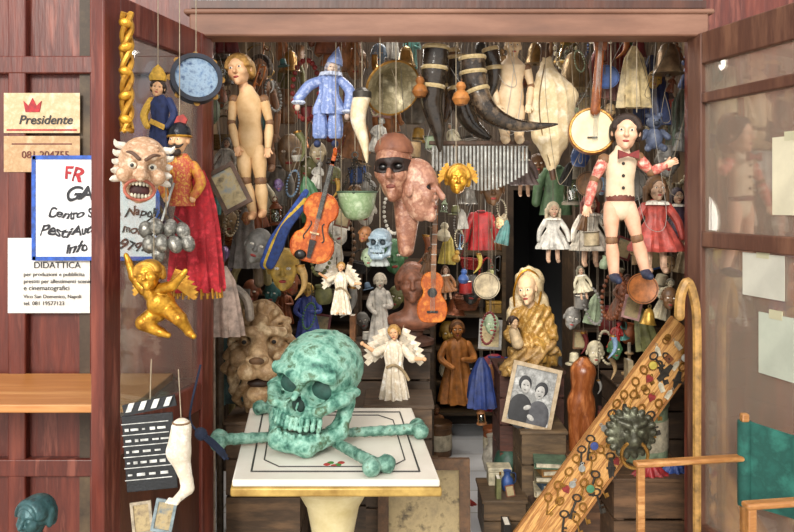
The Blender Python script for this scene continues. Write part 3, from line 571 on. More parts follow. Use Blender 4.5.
    for sg in (-1,1): t.limb('sleeve',[(184+sg*11,166,-6),(184+sg*19,182,-9),(184+sg*14,196,-15)],[5,5.5,4],M('#c89a2c','#a3262a',sc=.2),c=5); t('hand',MB().ell(t.q(184+sg*13,199,-16),(3.2,3,3.6)),SKIN)
    t('sword',MB().box(t.q(172,205,-17),(2,1,46),rot(0,18)),SILV); t.cord(181,118,-5,0)
    t=T('silver_bulb_bunch','bunch of dull silver bulbs hanging below the grotesque mask','ornament',166,258,2.38)
    for x,y,dy in [(-20,28,0),(-8,31,-3),(5,30,-2),(17,27,0),(-15,14,-5),(-2,15,-8),(11,14,-6),(-6,4,-3),(22,15,-1)]:
        b=t('bulb',MB().ell((x,dy,y),(7.2,7,9.4),rot(0,random.uniform(-25,25))),M(['#9c9a92','#62605a','#c9c6bc'],sc=.15,r=.38,m=.5)); t('stem',MB().tube([(x,dy,y+8),(x*.5,dy,y+15)],.9,6),IRON,b)
    t('cord',MB().tube([(0,0,44),(0,0,75)],.7,5),STRING)
    t=T('gilded_cherub','plump gilded carved cherub flying with one arm raised below silver bulbs','statue',160,334,2.32)
    q=t.q; s=S((-44,-30,-6),(46,22,92),110)
    def C(a,b,ra,rb,k=1.8): s.add(s.cap(q(*a),q(*b),ra,rb),k)
    C((154,292),(163,303),11,12,3); s.add(s.ell(q(161,302,-7),(12,10,12)),3); C((144,290),(134,277),5.8,5); C((134,276),(129,263),5,3.6); C((164,288,-8),(177,284,-15),5.8,5); C((177,284,-15),(187,274,-19),4.8,3.4)
    C((158,312),(146,321,-8),10,7.6); C((146,322,-8),(163,331,-8),7.4,4.6); C((170,309,-4),(183,316,-14),9.6,7.2); C((184,317,-14),(191,330,-8),6.8,4.2); C((191,331,-8),(197,334,-13),4,3); C((128,260),(126,255),3.2,2.4); C((164,331,-8),(172,333,-13),4.2,3); C((188,273,-19),(191,269,-20),3.2,2.4)
    t('body',s.mb(),GOLD,raw=True); head(t,(152,274,-9),29,GOLD,rot(0,-12,-6),hair=GOLD2,face=False,sc=(1.15,1.05,1))
    wing(t,166,284,30,18,1,GOLD2,10); wing(t,146,284,18,14,-1,GOLD2,10); t.cord(152,262,6,214)
    fill('frame',229,211,2.98,46,'#5a3a24','dark framed picture hanging tilted beside the red cape puppet','#6f7f8c',tilt=-28,w=.85)
    t=T('clapperboard','black clapperboard with striped clapper hanging below the orange shelf','clapperboard',150,490,2.28); R=rot(0,-4,4); bk=M('#1b1e24','#101216',r=.5); wt=M('#e8e8e4',b=0)
    t('slate',MB().box((0,0,38),(50,2.5,76),R),bk,bev=.6); g=t('clapper_stick',MB().box((0,-1,85),(52,3,11),R@rot(0,-7)),bk)
    for k in range(4): t('white_stripe',MB().prism([(-23+k*12.5+x,78.5+y+k*2.1) for x,y in ((0,0),(5.5,.8),(9,10),(3.5,9))],-4.6,-3.6),wt,g)
    for k,z in enumerate((68,57,46,35,24,12)): t('ruled_line',MB().box(R@Vector((0,-1.6,z)),(46,.6,.7),R),wt)
    rr=random.Random(3)
    for z in (62,51,40,29,17):
        x=-20
        while x<18:
            w_=rr.uniform(2.5,8); t('printed_mark',MB().box(R@Vector((x+w_/2,-1.6,z)),(w_,.6,rr.choice((1.6,2.2,2.8))),R),wt); x+=w_+rr.uniform(1.5,5)
    t('cord',MB().tube([(0,0,88),(0,4,130)],.6,5),STRING)
    t=T('plaster_leg','white plaster leg with bare foot hanging beside the clapperboard','plaster cast',184,500,2.2); q=lambda a,b,c=0:t.q(a+4,b,c)
    s=S((-18,-26,-4),(22,16,90),80); s.add(s.cap(q(177,420),q(174,446),11,13)); s.add(s.cap(q(174,446),q(183,478),12,6.5),5); s.add(s.cap(q(183,480),q(184,486),6.5,7),4); s.add(s.cap(q(184,488),q(176,494,-13),6,4.5),4)
    for k in range(5): s.add(s.cap(q(179-k*2.6,494-k*.4,-16),q(178-k*2.9,496-k*.3,-21),2.2-.15*k,1.9-.15*k),1)
    t('leg',s.mb(),M(['#e8decf','#ccbeaa','#f4eee4'],sc=.07,r=.6),raw=True); t('rim',MB().ring(q(177,414),9,1.2),M('#8a6a4a')); t('cord',MB().tube([q(177,414),q(172,356,6)],.6,5),STRING); t.e.scale=[v*.9 for v in t.e.scale]
    t=T('tassel','navy blue curtain tassel hanging beside the plaster leg','tassel',211,456,2.4); nv=M('#1d2740','#10172a',r=.9)
    R=rot(0,50,0); t('knot',MB().ell((-10,0,22),(7,7,6),R),nv); g=MB()
    for k in range(22):
        a=k*2.4; r=(k/22)**.5*7; p=Vector((r*math.cos(a),r*math.sin(a),0)); g.tube(crv([Vector((-8,0,20))+R@Vector((p.x*.6,p.y*.6,0)),Vector((0,0,14))+R@p,Vector((12,0,2))+R@p*1.1]),1.3,5)
    t('fringe',g,nv); t('cord',MB().tube(crv([(-14,0,25),(-22,3,40),(-12,6,90)]),1.1,6),nv)
    for i,(x,y,c,lb) in enumerate([(142,516,'#b8a890','small postcard with brown picture leaning below the clapperboard'),(164,514,'#8a9aa0','small postcard with bluish picture beside the plaster foot')]): fill('frame',x,y+18,2.3,32,c,lb,['#6a5a4a','#4a6272'][i],w=.85,tilt=(-8,10)[i])
    o=ob('wall_shelf',MB().box((-1.545,2.765,.905),(1.33,.46,.028)),M(['#c08348','#b0713a','#cc9258'],sc=1.5,st=(1,9,9),r=.45,b=.05),bev=.004); tag(o,'orange wooden shelf board fixed to the brown boards at left','shelf')
    t=T('green_head_sculpture','dark blue green bronze head low at the left under the shelf','sculpture',35,545,2.2); bz=M(['#22403e','#33565a','#182c2c'],sc=.1,r=.4,m=.3); head(t,(35,517),40,bz,rot(0,0,-20),face=False,hair=bz); t('column',MB().lathe([(22,-210),(22,-200),(13,-190),(13,-10),(18,0),(9,10)],20),M('#6a5a4a'))
run(setting); run(doors); run(posters); run(table); run(skull); run(left_goods)
# ================================================================ FRONT HANGING ROW
JM=M('#8a6442','#6a4830',sc=.2)
def jdoll(t,hc,hh,sk,J,hair=None,R=None,eye=True,torso=None,tm=None,am=None,lm=None,shoe=None,hand=None):
    head(t,hc,hh,sk,R,hair=hair,face=eye); t.limb('torso',torso[0],torso[1],tm or sk,.72,16); jn=lambda c,r:t('joint',MB().ell(c,r),JM)
    for k in ('armL','armR'):
        p,r=J[k]; a,b,c=[t.q(*x) for x in p]; t('upper_arm',MB().tube([a,a.lerp(b,.5),a.lerp(b,.86)],[r[0],r[0]*.95,r[1]*.85],10,1,True),am or sk); t('forearm',MB().tube([b.lerp(c,.12),b.lerp(c,.45),c],[r[1]*.85,r[1],r[2]],10,1,True),am or sk); jn(b,r[1]*.95); jn(a,r[0]*1.1)
        e=c; u=(e-b).normalized()
        h=t('hand',MB().tube([e,e+u*r[2]*1.4,e+u*r[2]*2.4],[r[2]*.9,r[2]*1.15,r[2]*.8],9,.55,True),hand or sk); g=MB(); sd=u.cross(Vector((0,1,0)))
        for f in range(4): g.tube([e+u*r[2]*2.3+sd*(f-1.5)*r[2]*.5,e+u*r[2]*(3.5-.2*abs(f-1.5))+sd*(f-1.5)*r[2]*.55+Vector((0,-r[2]*.4,0))],r[2]*.24,5,1,True)
        g.tube([e+u*r[2]+sd*r[2]*.8,e+u*r[2]*2.1+sd*r[2]*1.5],r[2]*.27,5,1,True); t('fingers',g,hand or sk,h)
    for k in ('legL','legR'):
        p,r=J[k]; a,b,c=[t.q(*x) for x in p]; t('thigh',MB().tube([a,a.lerp(b,.4),a.lerp(b,.86)],[r[0]*.9,r[0],r[1]*.9],11,1,True),lm or sk); t('shin',MB().tube([b.lerp(c,.12),b.lerp(c,.4),c],[r[1]*.85,r[1]*1.02,r[2]],11,1,True),lm or sk); jn(b,r[1]*.98); e=c
        t('foot',MB().tube([e+Vector((0,1,-1)),e+Vector((0,-5,-4)),e+Vector((0,-r[2]*3.2,-5))],[r[2],r[2]*1.05,r[2]*.7],9,1,True),shoe or sk)
HB=M('#c9b48a','#a08a5e',sc=.3,r=.4)
def ahorn(lb,px,py,d,pts,rs,mt,bands,name='ox_horn'):
    t=T(name,lb,'animal horn',px,py,d); p=[t.q(*a) for a in pts]; c=crv(p,8); rr=lerps(rs,len(c)); t('horn',MB().tube(c,rr,16),mt)
    for f in bands:
        i=int(f*(len(c)-1)); u=(c[min(i+1,len(c)-1)]-c[max(i-1,0)]).normalized(); R=u.to_track_quat('Z','Y').to_matrix(); t('band',MB().lathe([(rr[i]*1.04,-2),(rr[i]*1.08+.4,0),(rr[i]*1.04,2)],18,c[i],R),HB)
    t.cord(pts[0][0],pts[0][1]); return t
def front():
    t=T('wooden_mannequin_doll','bare pale wooden doll with blond curls hanging beside the red puppet','doll',250,220,3.1)
    jdoll(t,(240,70),32,SKIN,dict(armL=(((234,100),(232,123,-3),(238,146,-8)),(5,4.6,3.2)),armR=(((264,100),(270,123,-2),(269,147,-6)),(5,4.6,3.2)),legL=(((244,150),(246,181,-3),(253,212)),(8,6.5,4)),legR=(((258,150),(261,181,-2),(263,210)),(8,6.5,4))),hair=HAIRB,R=rot(0,-8,-12),torso=([(247,92),(249,102),(250,122),(250,138),(251,150)],[8,14,11,13,11]),tm=WOODP,am=WOODP,lm=WOODP)
    t.limb('neck',[(243,84),(246,94)],[5,6],SKIN); t.cord(246,55)
    t=T('dark_haired_doll','brown wooden doll half hidden behind the blond wooden doll','doll',268,170,3.4)
    wb=M('#9a6c4a','#74503a',sc=.08); jdoll(t,(261,68),26,M('#b98a68'),dict(armL=(((252,92),(250,112),(252,130)),(4,3.6,3)),armR=(((272,92),(278,112),(276,132)),(4,3.6,3)),legL=(((258,130),(260,150),(262,165)),(6,5,3.5)),legR=(((268,130),(270,150),(272,165)),(6,5,3.5))),hair=HAIRD,torso=([(262,84),(262,100),(263,128)],[8,11,9]),tm=wb,am=wb,lm=wb); t.cord(261,55)
    t=T('blue_costume_puppet','puppet in a shiny pale blue clown suit hanging near the top','puppet',326,146,3.1); bl=M(['#8fa2d2','#6c80b6','#b8c4e4'],sc=.2,r=.4)
    head(t,(333,63),19,M('#e6c9b4'),rot(0,12,8),hair=M('#b8b8c8')); t('hat',MB().lathe([(9,0),(8,5),(4,13),(0,20)],16,t.q(335,58),rot(0,14,0)),bl)
    t('tunic',MB().lathe([(15,34),(16,40),(10,56),(10,66),(12,74),(5,80)],48,(3,0,0),fold=(9,.2),sy=.7),bl); t('ruff',MB().lathe([(5,74),(12,75),(11,79),(4,79)],36,(5,0,0),fold=(12,.25)),M('#d5def4'))
    for sg,pt in ((-1,[(320,76),(308,82,-4),(297,96,-6)]),(1,[(342,76),(352,88,-3),(350,106,-5)])): t.limb('sleeve',pt,[5,6,5.4],bl,c=4); t('cuff',MB().lathe([(4,0),(7,2),(6,4),(3,5)],30,t.q(pt[2][0],pt[2][1]+6,-5),fold=(9,.25)),M('#d5def4')); t('hand',MB().ell(t.q(pt[2][0]-1,pt[2][1]+9,-6),(3,2.4,4)),M('#e6c9b4'))
    for x,x2 in ((320,317),(334,336)): t('trouser_leg',MB().lathe([(5,0),(7.4,3),(8,14),(7,24),(6,34)],30,t.q((x+x2)/2+1,138,-1),fold=(7,.2),sy=.8),bl); t('shoe',MB().ell(t.q(x2,144,-4),(4,7,4)),M('#38456e'))
    t.cord(337,40); t.e.scale=[v*.93 for v in t.e.scale]
    t=T('gramophone_horn','dull metal flared gramophone horn left of the dark animal horns','gramophone horn',386,116,3.2); R=rot(118,0,24); mt=M(['#a89c7c','#7e7356','#c4b898'],sc=.09,r=.4,m=.3)
    c=t.q(386,80,8); t('flare',MB().lathe([(4,-26),(5,-14),(9,-4),(15,6),(22,15),(28,20),(27.5,21),(21,17),(14,8),(7,-3),(0,-6)],32,c,R),mt); t('rim',MB().ring(c+R@Vector((0,0,20)),28,1.4,R,32),BRASS); t('neck',MB().tube(crv([c+R@Vector((0,0,-24)),c+R@Vector((0,4,-36)),c+R@Vector((0,14,-42))]),[4,3.4,3],10),BRASS); t.cord(380,60,6)
    t=T('cream_horn','cream pointed ox horn hanging left of the carved faces','animal horn',366,163,3.02); t('horn',MB().tube(crv([t.q(362,96),t.q(358,118),t.q(364,142),t.q(367,163)]),[9,8,5,.7],14),M(['#efe2c6','#d6c09a','#f6eedc'],sc=.05,r=.35)); t('cap',MB().lathe([(9.5,0),(9.5,6),(4,10),(0,11)],14,t.q(362,98)),IRON); t.cord(362,88)
    dk=M(['#1e1a16','#352c24','#100d0b'],sc=.08,r=.15); gy=M(['#46372a','#1f1812','#75604a'],sc=.07,r=.18); bn=M(['#5a3e26','#2c1d14','#7c5a38'],sc=.08,r=.2)
    ahorn('dark ox horn with pale bands hanging beside the flared metal horn',438,152,3.1,[(436,48),(434,76),(432,104),(438,130),(440,152)],[13,12.5,10.5,7,1],dk,(.03,.2,.36))
    ahorn('long curved dark brown ox horn sweeping right toward the bagpipe bag',505,138,3.06,[(472,56),(475,84),(486,110,-3),(508,124,-6),(532,127,-8),(556,125,-9)],[13,12.5,11,7.5,4.5,.8],gy,(.03,.14,.26))
    ahorn('short black horn hanging just below the long curved horn',478,142,3.26,[(458,58),(460,92),(470,122),(490,139,-3)],[11,11,9,2.5],dk,(.04,.3))
    ahorn('brown banded ox horn hanging between the black horn and the gourd',450,118,3.3,[(449,50),(452,74),(451,98),(445,122)],[10,9.5,7,1.2],bn,(.05,.3,.5))
    ahorn('small dark horn hanging right of the long curved horn base',494,104,3.18,[(490,48),(494,68),(493,86),(486,104)],[8,7.5,5,.8],dk,(.05,.35))
    fill('gourd',461,106,2.98,27,'#c8803c','small orange brown gourd hanging between the two dark horns',hang=1); fill('gourd',420,98,3.05,24,'#a8682e','second small brown gourd hanging left of the black horn',hang=1)
    t=T('pale_mannequin','pale bare wooden mannequin hanging between horn and bagpipe bag','mannequin',511,136,3.2); pw=M('#ead2b0','#caac84',sc=.06,b=.1)
    jdoll(t,(513,47),22,pw,dict(armL=(((497,68),(493,86),(497,104,-5)),(4.2,3.8,3)),armR=(((527,68),(531,86),(528,104,-5)),(4.2,3.8,3)),legL=(((505,108),(504,122),(505,136)),(7,6,4.6)),legR=(((518,108),(519,122),(519,136)),(7,6,4.6))),torso=([(512,58),(512,66),(512,82),(511,96),(511,110)],[6,14,10.5,13,12])); t.cord(513,38)
    t=T('bagpipe_bag','creased cream cloth bagpipe bag hanging left of the banjo','bagpipe',552,172,3.22); q=t.q; s=S((-32,-22,-4),(32,20,118),110)
    s.add(s.cap(q(546,60),q(549,92),6,15)); s.add(s.ell(q(551,112),(24,14,36)),12); s.add(s.cap(q(552,140),q(551,166),18,6),10); s.add(s.cap(q(562,80),q(571,96),4,9),7)
    w_=s.G[0]*.30+.9*np.sin(s.G[2]*.055+.5)+s.G[2]*.05; s.D+=1.5*np.abs(np.sin(w_))**.6-.9+.8*np.abs(np.sin(s.G[2]*.11-s.G[0]*.12))**.7
    t('bag',s.mb(),M(['#ead9b6','#cfb88e','#f6ead2'],sc=.06,r=.75),raw=True); t('seam',MB().tube(crv([q(543,66,-9),q(537,100,-13),q(539,130,-13),q(549,166,-6)]),.7,5),M('#8a7048')); t('stock',MB().lathe([(4,0),(5,4),(4,18),(5,20)],12,q(545,64)),M('#5a3a22')); t('chanter',MB().tube([q(551,164),q(553,180,-2)],[4,2.6],9),M('#5a3a22')); t.cord(545,45)
    t=T('banjo','round banjo with cream drum face wooden rim and long neck beside bagpipe bag','banjo',594,158,3.08); R=rot(88,0,-10); c=t.q(592,131); wd=M(['#9c5826','#723a18','#b87034'],sc=.1,r=.3)
    t('rim',MB().lathe([(20,-8),(23.5,-8),(23.5,3),(20,4)],32,c,R),wd); t('skin',MB().lathe([(20.5,2),(20.5,4.4),(0,4.4)],30,c,R),M('#eaddbe','#d4c298',sc=.06,r=.7,b=.1)); t('hoop',MB().ring(c+R@Vector((0,0,4)),21.8,1.2,R,32),BRASS)
    t.limb('neck',[(593,112,-8),(598,50,-8)],[5,4],wd,.6); t('headstock',MB().prism([(a-594,158-b) for a,b in ((592.5,52),(603.5,52),(607,30),(590,30))],-10,-6),wd)
    for k in range(4): t('string',MB().tube([t.q(590.5+k*1.4,141,-9),t.q(596.2+k*1,40,-12)],.22,4),SILV); t('tuning_peg',MB().lathe([(1,0),(1.6,3),(0,4)],8,t.q(591 if k%2 else 606,36+8*(k//2),-8),rot(0,90 if k%2==0 else -90)),WHITE)
    t('bridge',MB().box(c+R@Vector((0,-7,6)),(10,1.2,2),R),M('#3a2416')); t.cord(598,30)
    t=T('jointed_marionette','large jointed wooden marionette with white shirt and red sleeves by banjo','marionette',618,292,2.99); pk=M('#e8bea0','#d49e7c',sc=.05,b=.1,r=.4)
    jdoll(t,(626,132),36,pk,dict(armL=(((604,160),(593,180,-4),(586,204,-8)),(6,5.2,3.6)),armR=(((638,158),(650,172,-3),(662,166,-8)),(6,5.2,3.6)),legL=(((611,206),(611,240,-2),(614,274)),(8,6.6,5)),legR=(((629,206),(636,238,-3),(645,270)),(8,6.6,5))),hair=HAIRD,R=rot(0,4,-14),torso=([(622,151),(621,160),(620,180),(620,196),(620,208)],[8,16,14,14.5,12.5]),tm=M('#e6d2b8','#ceb494',sc=.05,b=.1),am=M(['#d9b8a0','#b8483e','#e8d0bc'],sc=.12,b=.1),lm=M('#e6b89c','#d09878',sc=.05,b=.1),shoe=M('#2a3350','#161c30'))
    t('bow_tie',MB().prism([(a-618,292-b) for a,b in ((613,151),(623,155),(633,151),(633,160),(623,157),(613,160))],-20,-16),M('#8a2a28')); t('waist_band',MB().lathe([(14,-3),(14.5,0),(14,3)],24,t.q(620,198),sy=.74),M('#7a3a2c')); t.cord(612,112,4); t.cord(638,112,4)
    for y in (164,176,188): t('button',MB().ell(t.q(620,y,-11.5),1.6),EYE)
    # carved two faces
    t=T('carved_double_face','carved brown pink wooden mask with dark eye band joined to a profile face','carving',404,252,3.0); wd=M(['#b07c60','#855541','#c89a7e'],sc=.09,r=.4,b=.5); pl=M(['#c08e74','#946450','#d8ae94'],sc=.09,r=.42,b=.5)
    c=t.q(394,169); R=rot(0,-3,-10); sc=(.84,1,1.08)
    f=t('main_face',hm(c,60,R,'hollow',sc),wd,raw=True); t('eye_band',hm(c,60,R,'band',sc),M('#2e1c16','#1a0f0b'),f,raw=True); t('lips',MB().ell(c+R@Vector((0,-.385,-.297))*60,(4.8,1.8,2.4),R),M('#7e3c2e',b=0),f)
    for sg in (-1,1): t('hollow_eye',MB().ell(c+R@Vector((.127*sg,-.28,.027))*60,(5,2.6,3.4),R),EYE,f)  # near-black lens paints the shade inside each eye hollow
    t('cap',MB().lathe([(19,0),(20,4),(17,12),(10,19),(0,21)],28,t.q(394,153,3),sy=1.25),M('#8e5a40','#6c4030',sc=.1))
    c2=t.q(417,190,-4); R2=rot(0,6,66); s2=(.8,.92,1.12); f2=t('profile_face',hm(c2,56,R2,'hollow',s2),pl,raw=True); t('lips',MB().ell(c2+R2@Vector((0,-.36,-.31))*56,(4,1.8,2.2),R2),M('#8c4a3a',b=0),f2)
    for sg in (-1,1): t('hollow_eye',MB().ell(c2+R2@Vector((.12*sg,-.255,.028))*56,(4.6,2.4,3.2),R2),EYE,f2)  # same dark lenses, shade painted into the profile's eyes
    s=S((-20,-16,-4),(30,24,52),50); s.add(s.cap(t.q(402,200,4),t.q(405,250),9,7)); s.add(s.cap(t.q(412,214,2),t.q(408,250,4),8,6),3); t('neck',s.mb(),wd,raw=True); t.cord(396,132)
    t=T('small_skull_figure','small pale grey blue skull hanging right of the scale pan','skull',380,256,2.95); vg=M(['#a4b4bc','#7c8e9a','#c6d2d8'],sc=.12,r=.5)
    s=S((-60,-68,-68),(62,64,54),84); s.fr((0,0,0),1,rot(0,0,-14)); sd_skull(s); m=s.mb(.28); m.v=[(x,y,z+15) for x,y,z in m.v]; sk=t('skull',m,vg,raw=True); Rk=rot(0,0,-14)
    for sg in (-1,1): t('eye_hollow',MB().ell(Rk@Vector((sg*4.8,-7,-1))+Vector((0,0,15)),(3,2.2,2.8),Rk,10),M('#2c363c'),sk)  # dark ellipsoids put shade into the small sockets by colour
    t('neck_frill',MB().lathe([(8,-10),(9,-8),(6,-2),(3,2)],30,fold=(9,.25),sy=.7),M('#b4b8b4','#8c928e',sc=.1)); t('cord',MB().tube([(0,0,27),(0,0,240)],.4,5),STRING)
    t=T('wind_chime','long wind chime with a row of silver tubes under the horns','wind chime',480,192,3.2)
    t('bar',MB().box(t.q(480,143),(102,5,4)),M('#5a3c26'),bev=.6)
    for k in range(26):
        x=433+k*3.75; t('chime_tube',MB().tube([t.q(x,146),t.q(x,168+20*math.sin(k/25*math.pi)+5*(k/25))],1.35,8),SILV)
    t.cord(440,141); t.cord(522,141)
    t=T('gilded_mask','gilded cherub face hanging below the left end of wind chime','mask',456,196,3.05); head(t,(458,179,0),30,GOLD,rot(0,5,0),hair=GOLD2,face=False,sc=(1,.7,1)); wing(t,451,172,14,12,-1,GOLD2,3); wing(t,465,172,14,12,1,GOLD2,3); t.cord(456,164)
    # violin
    t=T('violin','glossy orange red violin hanging upright beside the blue and yellow sash','violin',317,262,3.05); vn=M(['#c4581a','#963a0c','#de7a2c'],sc=.1,r=.15,b=.03); q=t.q
    R=rot(0,14,0); C0=q(317,227); K=1.2
    secs=[[(0,-30),(9,-29.4),(16,-25),(18.6,-17),(17.4,-10.5),(15.4,-7)],[(15.4,-7),(11.4,-4),(9.8,1),(10.4,6),(13.6,9.4)],[(13.6,9.4),(14.8,14),(13.6,21),(9,27),(3,29),(0,29.4)]]
    half=[]
    for sc_ in secs: half+=[(p.x,p.z) for p in crv([(x,0,z) for x,z in sc_],4)][:-1]
    half.append((0,29.4)); pts=half+[(-x,z) for x,z in half[::-1][1:-1]]; pts=[(x*K,z*K) for x,z in pts]
    pp=[C0+R@Vector((x,0,z)) for x,z in pts]; t('body',MB().prism([(p.x,p.z) for p in pp],-4.5,3),vn,bev=1.)
    pi=[C0+R@Vector((x*.93,0,z*.95)) for x,z in pts]; t('purfled_top',MB().prism([(p.x,p.z) for p in pi],-5.6,-4),M(['#d26a22','#a8480f','#e88a38'],sc=.1,r=.12,b=.03),bev=.6)
    fb=M('#1d1512','#120d0a',r=.3); V2=lambda x,z,y=0:C0+R@Vector((x,y,z))
    t('fingerboard',MB().box(V2(0,36,-8),(4.6,2,54),R),fb); t('neck',MB().box(V2(0,50,-4),(4,4,36),R),vn); t('scroll',MB().ring(V2(0,77,-4),3,2,rot(0,90,0),14),vn); t('pegbox',MB().box(V2(0,70,-4),(4,4,11),R),vn); t('tailpiece',MB().prism([(V2(x,z).x,V2(x,z).z) for x,z in ((-3.4,-13),(3.4,-13),(2,-31),(-2,-31))],-9,-7),fb); t('bridge',MB().box(V2(0,-6,-8),(9,4,1.6),R),WOODP); t('chin_rest',MB().ell(V2(-9,-30,-7),(6,3,5)),fb)
    for k in range(4): t('string',MB().tube([V2(-1.8+1.2*k,-12,-10.5),V2(-1.2+.8*k,64,-9.5)],.2,4),SILV); t('peg',MB().lathe([(.8,0),(.8,4),(1.8,6),(0,7)],8,V2(0,66+2*k,-4),rot(0,90 if k%2 else -90)),fb)
    for sg in (-1,1): t('sound_hole',MB().tube(crv([V2(sg*7,5,-5.9),V2(sg*5.6,2,-5.9),V2(sg*8,-5,-5.9),V2(sg*10.5,-11,-5.9),V2(sg*9,-14,-5.9)]),.75,5),EYE)
    t.cord(336,152,-4)
    t=T('striped_sash','blue and yellow cloth sash draped left of the violin','cloth',285,266,3.12)
    for k,(o,c) in enumerate(((0,'#2f4f9e'),(8,'#d9b23a'),(15,'#27407e'))): t('strip',MB().tube(crv([t.q(306-o*.2,192+o,-1-k),t.q(290-o*.2,218+o*.6,-3-k),t.q(274+o*.3,242+o*.3,-1-k),t.q(265+o*.4,264,-2-k)]),[3,5,6,5],9,.4,True),M(c,sc=.2,r=.8))
    t.cord(306,192)
    t=T('scale_pan','pale green enamel balance pan hanging on three chains right of violin','scale',357,220,3.15); t('pan',MB().lathe([(6,0),(12,3),(17,12),(20,28),(19.4,28.5),(15,12),(0,4)],28),M(['#b0c49c','#8aa478','#cfdcbc'],sc=.1,r=.4)); t('rim',MB().ring((0,0,28),20,1,None,28),M('#5f7a60'))
    for a in (.4,2.5,4.6):
        g=MB(); A=Vector((20*math.cos(a),20*math.sin(a),28)); B=Vector((-2,0,62))
        for k in range(18): g.ring(A.lerp(B,k/17),1.4,.5,rot(90,0,90*(k%2)),8,4)
        t('chain',g,IRON)
    t('hook',MB().ring((-2,0,65),3,.8,FACE,14),IRON); t.cord(355,152)
    t=T('small_guitar','small deep orange guitar with long neck hanging at the back centre','guitar',432,322,3.22); og=M(['#cc6a18','#9c460e','#e48a34'],sc=.1,r=.2); pts=[(0,0),(9,1),(13,8),(12.5,17),(8.5,24),(8,28),(10,34),(8,41),(3,44)]; pts=[(x*1.14,z*1.14) for x,z in pts]; pts=pts+[(-x,z) for x,z in pts[::-1][:-1]]
    pp=[(p.x,p.z) for p in crv([(x,0,z) for x,z in pts+[pts[0]]],4)[:-1]]; t('body',MB().prism(pp,-5,4),og,bev=.8); t('sound_hole',MB().lathe([(4.8,0),(4.8,.6),(0,.6)],18,(0,-5.2,30),FACE),EYE); t('neck',MB().box((2.4,-5,86),(4.8,3.4,84),rot(0,2)),M('#b06a2c')); t('headstock',MB().box((4.2,-4,134),(8.6,3,17)),M('#8a5020'),bev=.6); t('bridge',MB().box((0,-6,11),(11,2,2)),EYE)
    for k in range(4): t('string',MB().tube([(-2+k*1.3,-7.4,11),(2+k*1,-7.4,132)],.18,4),SILV)
    for k in range(7): t('fret',MB().box((1.2+k*.35,-7,58+k*10),(5,.6,.7)),SILV)
    t.cord(436,180)
run(front)
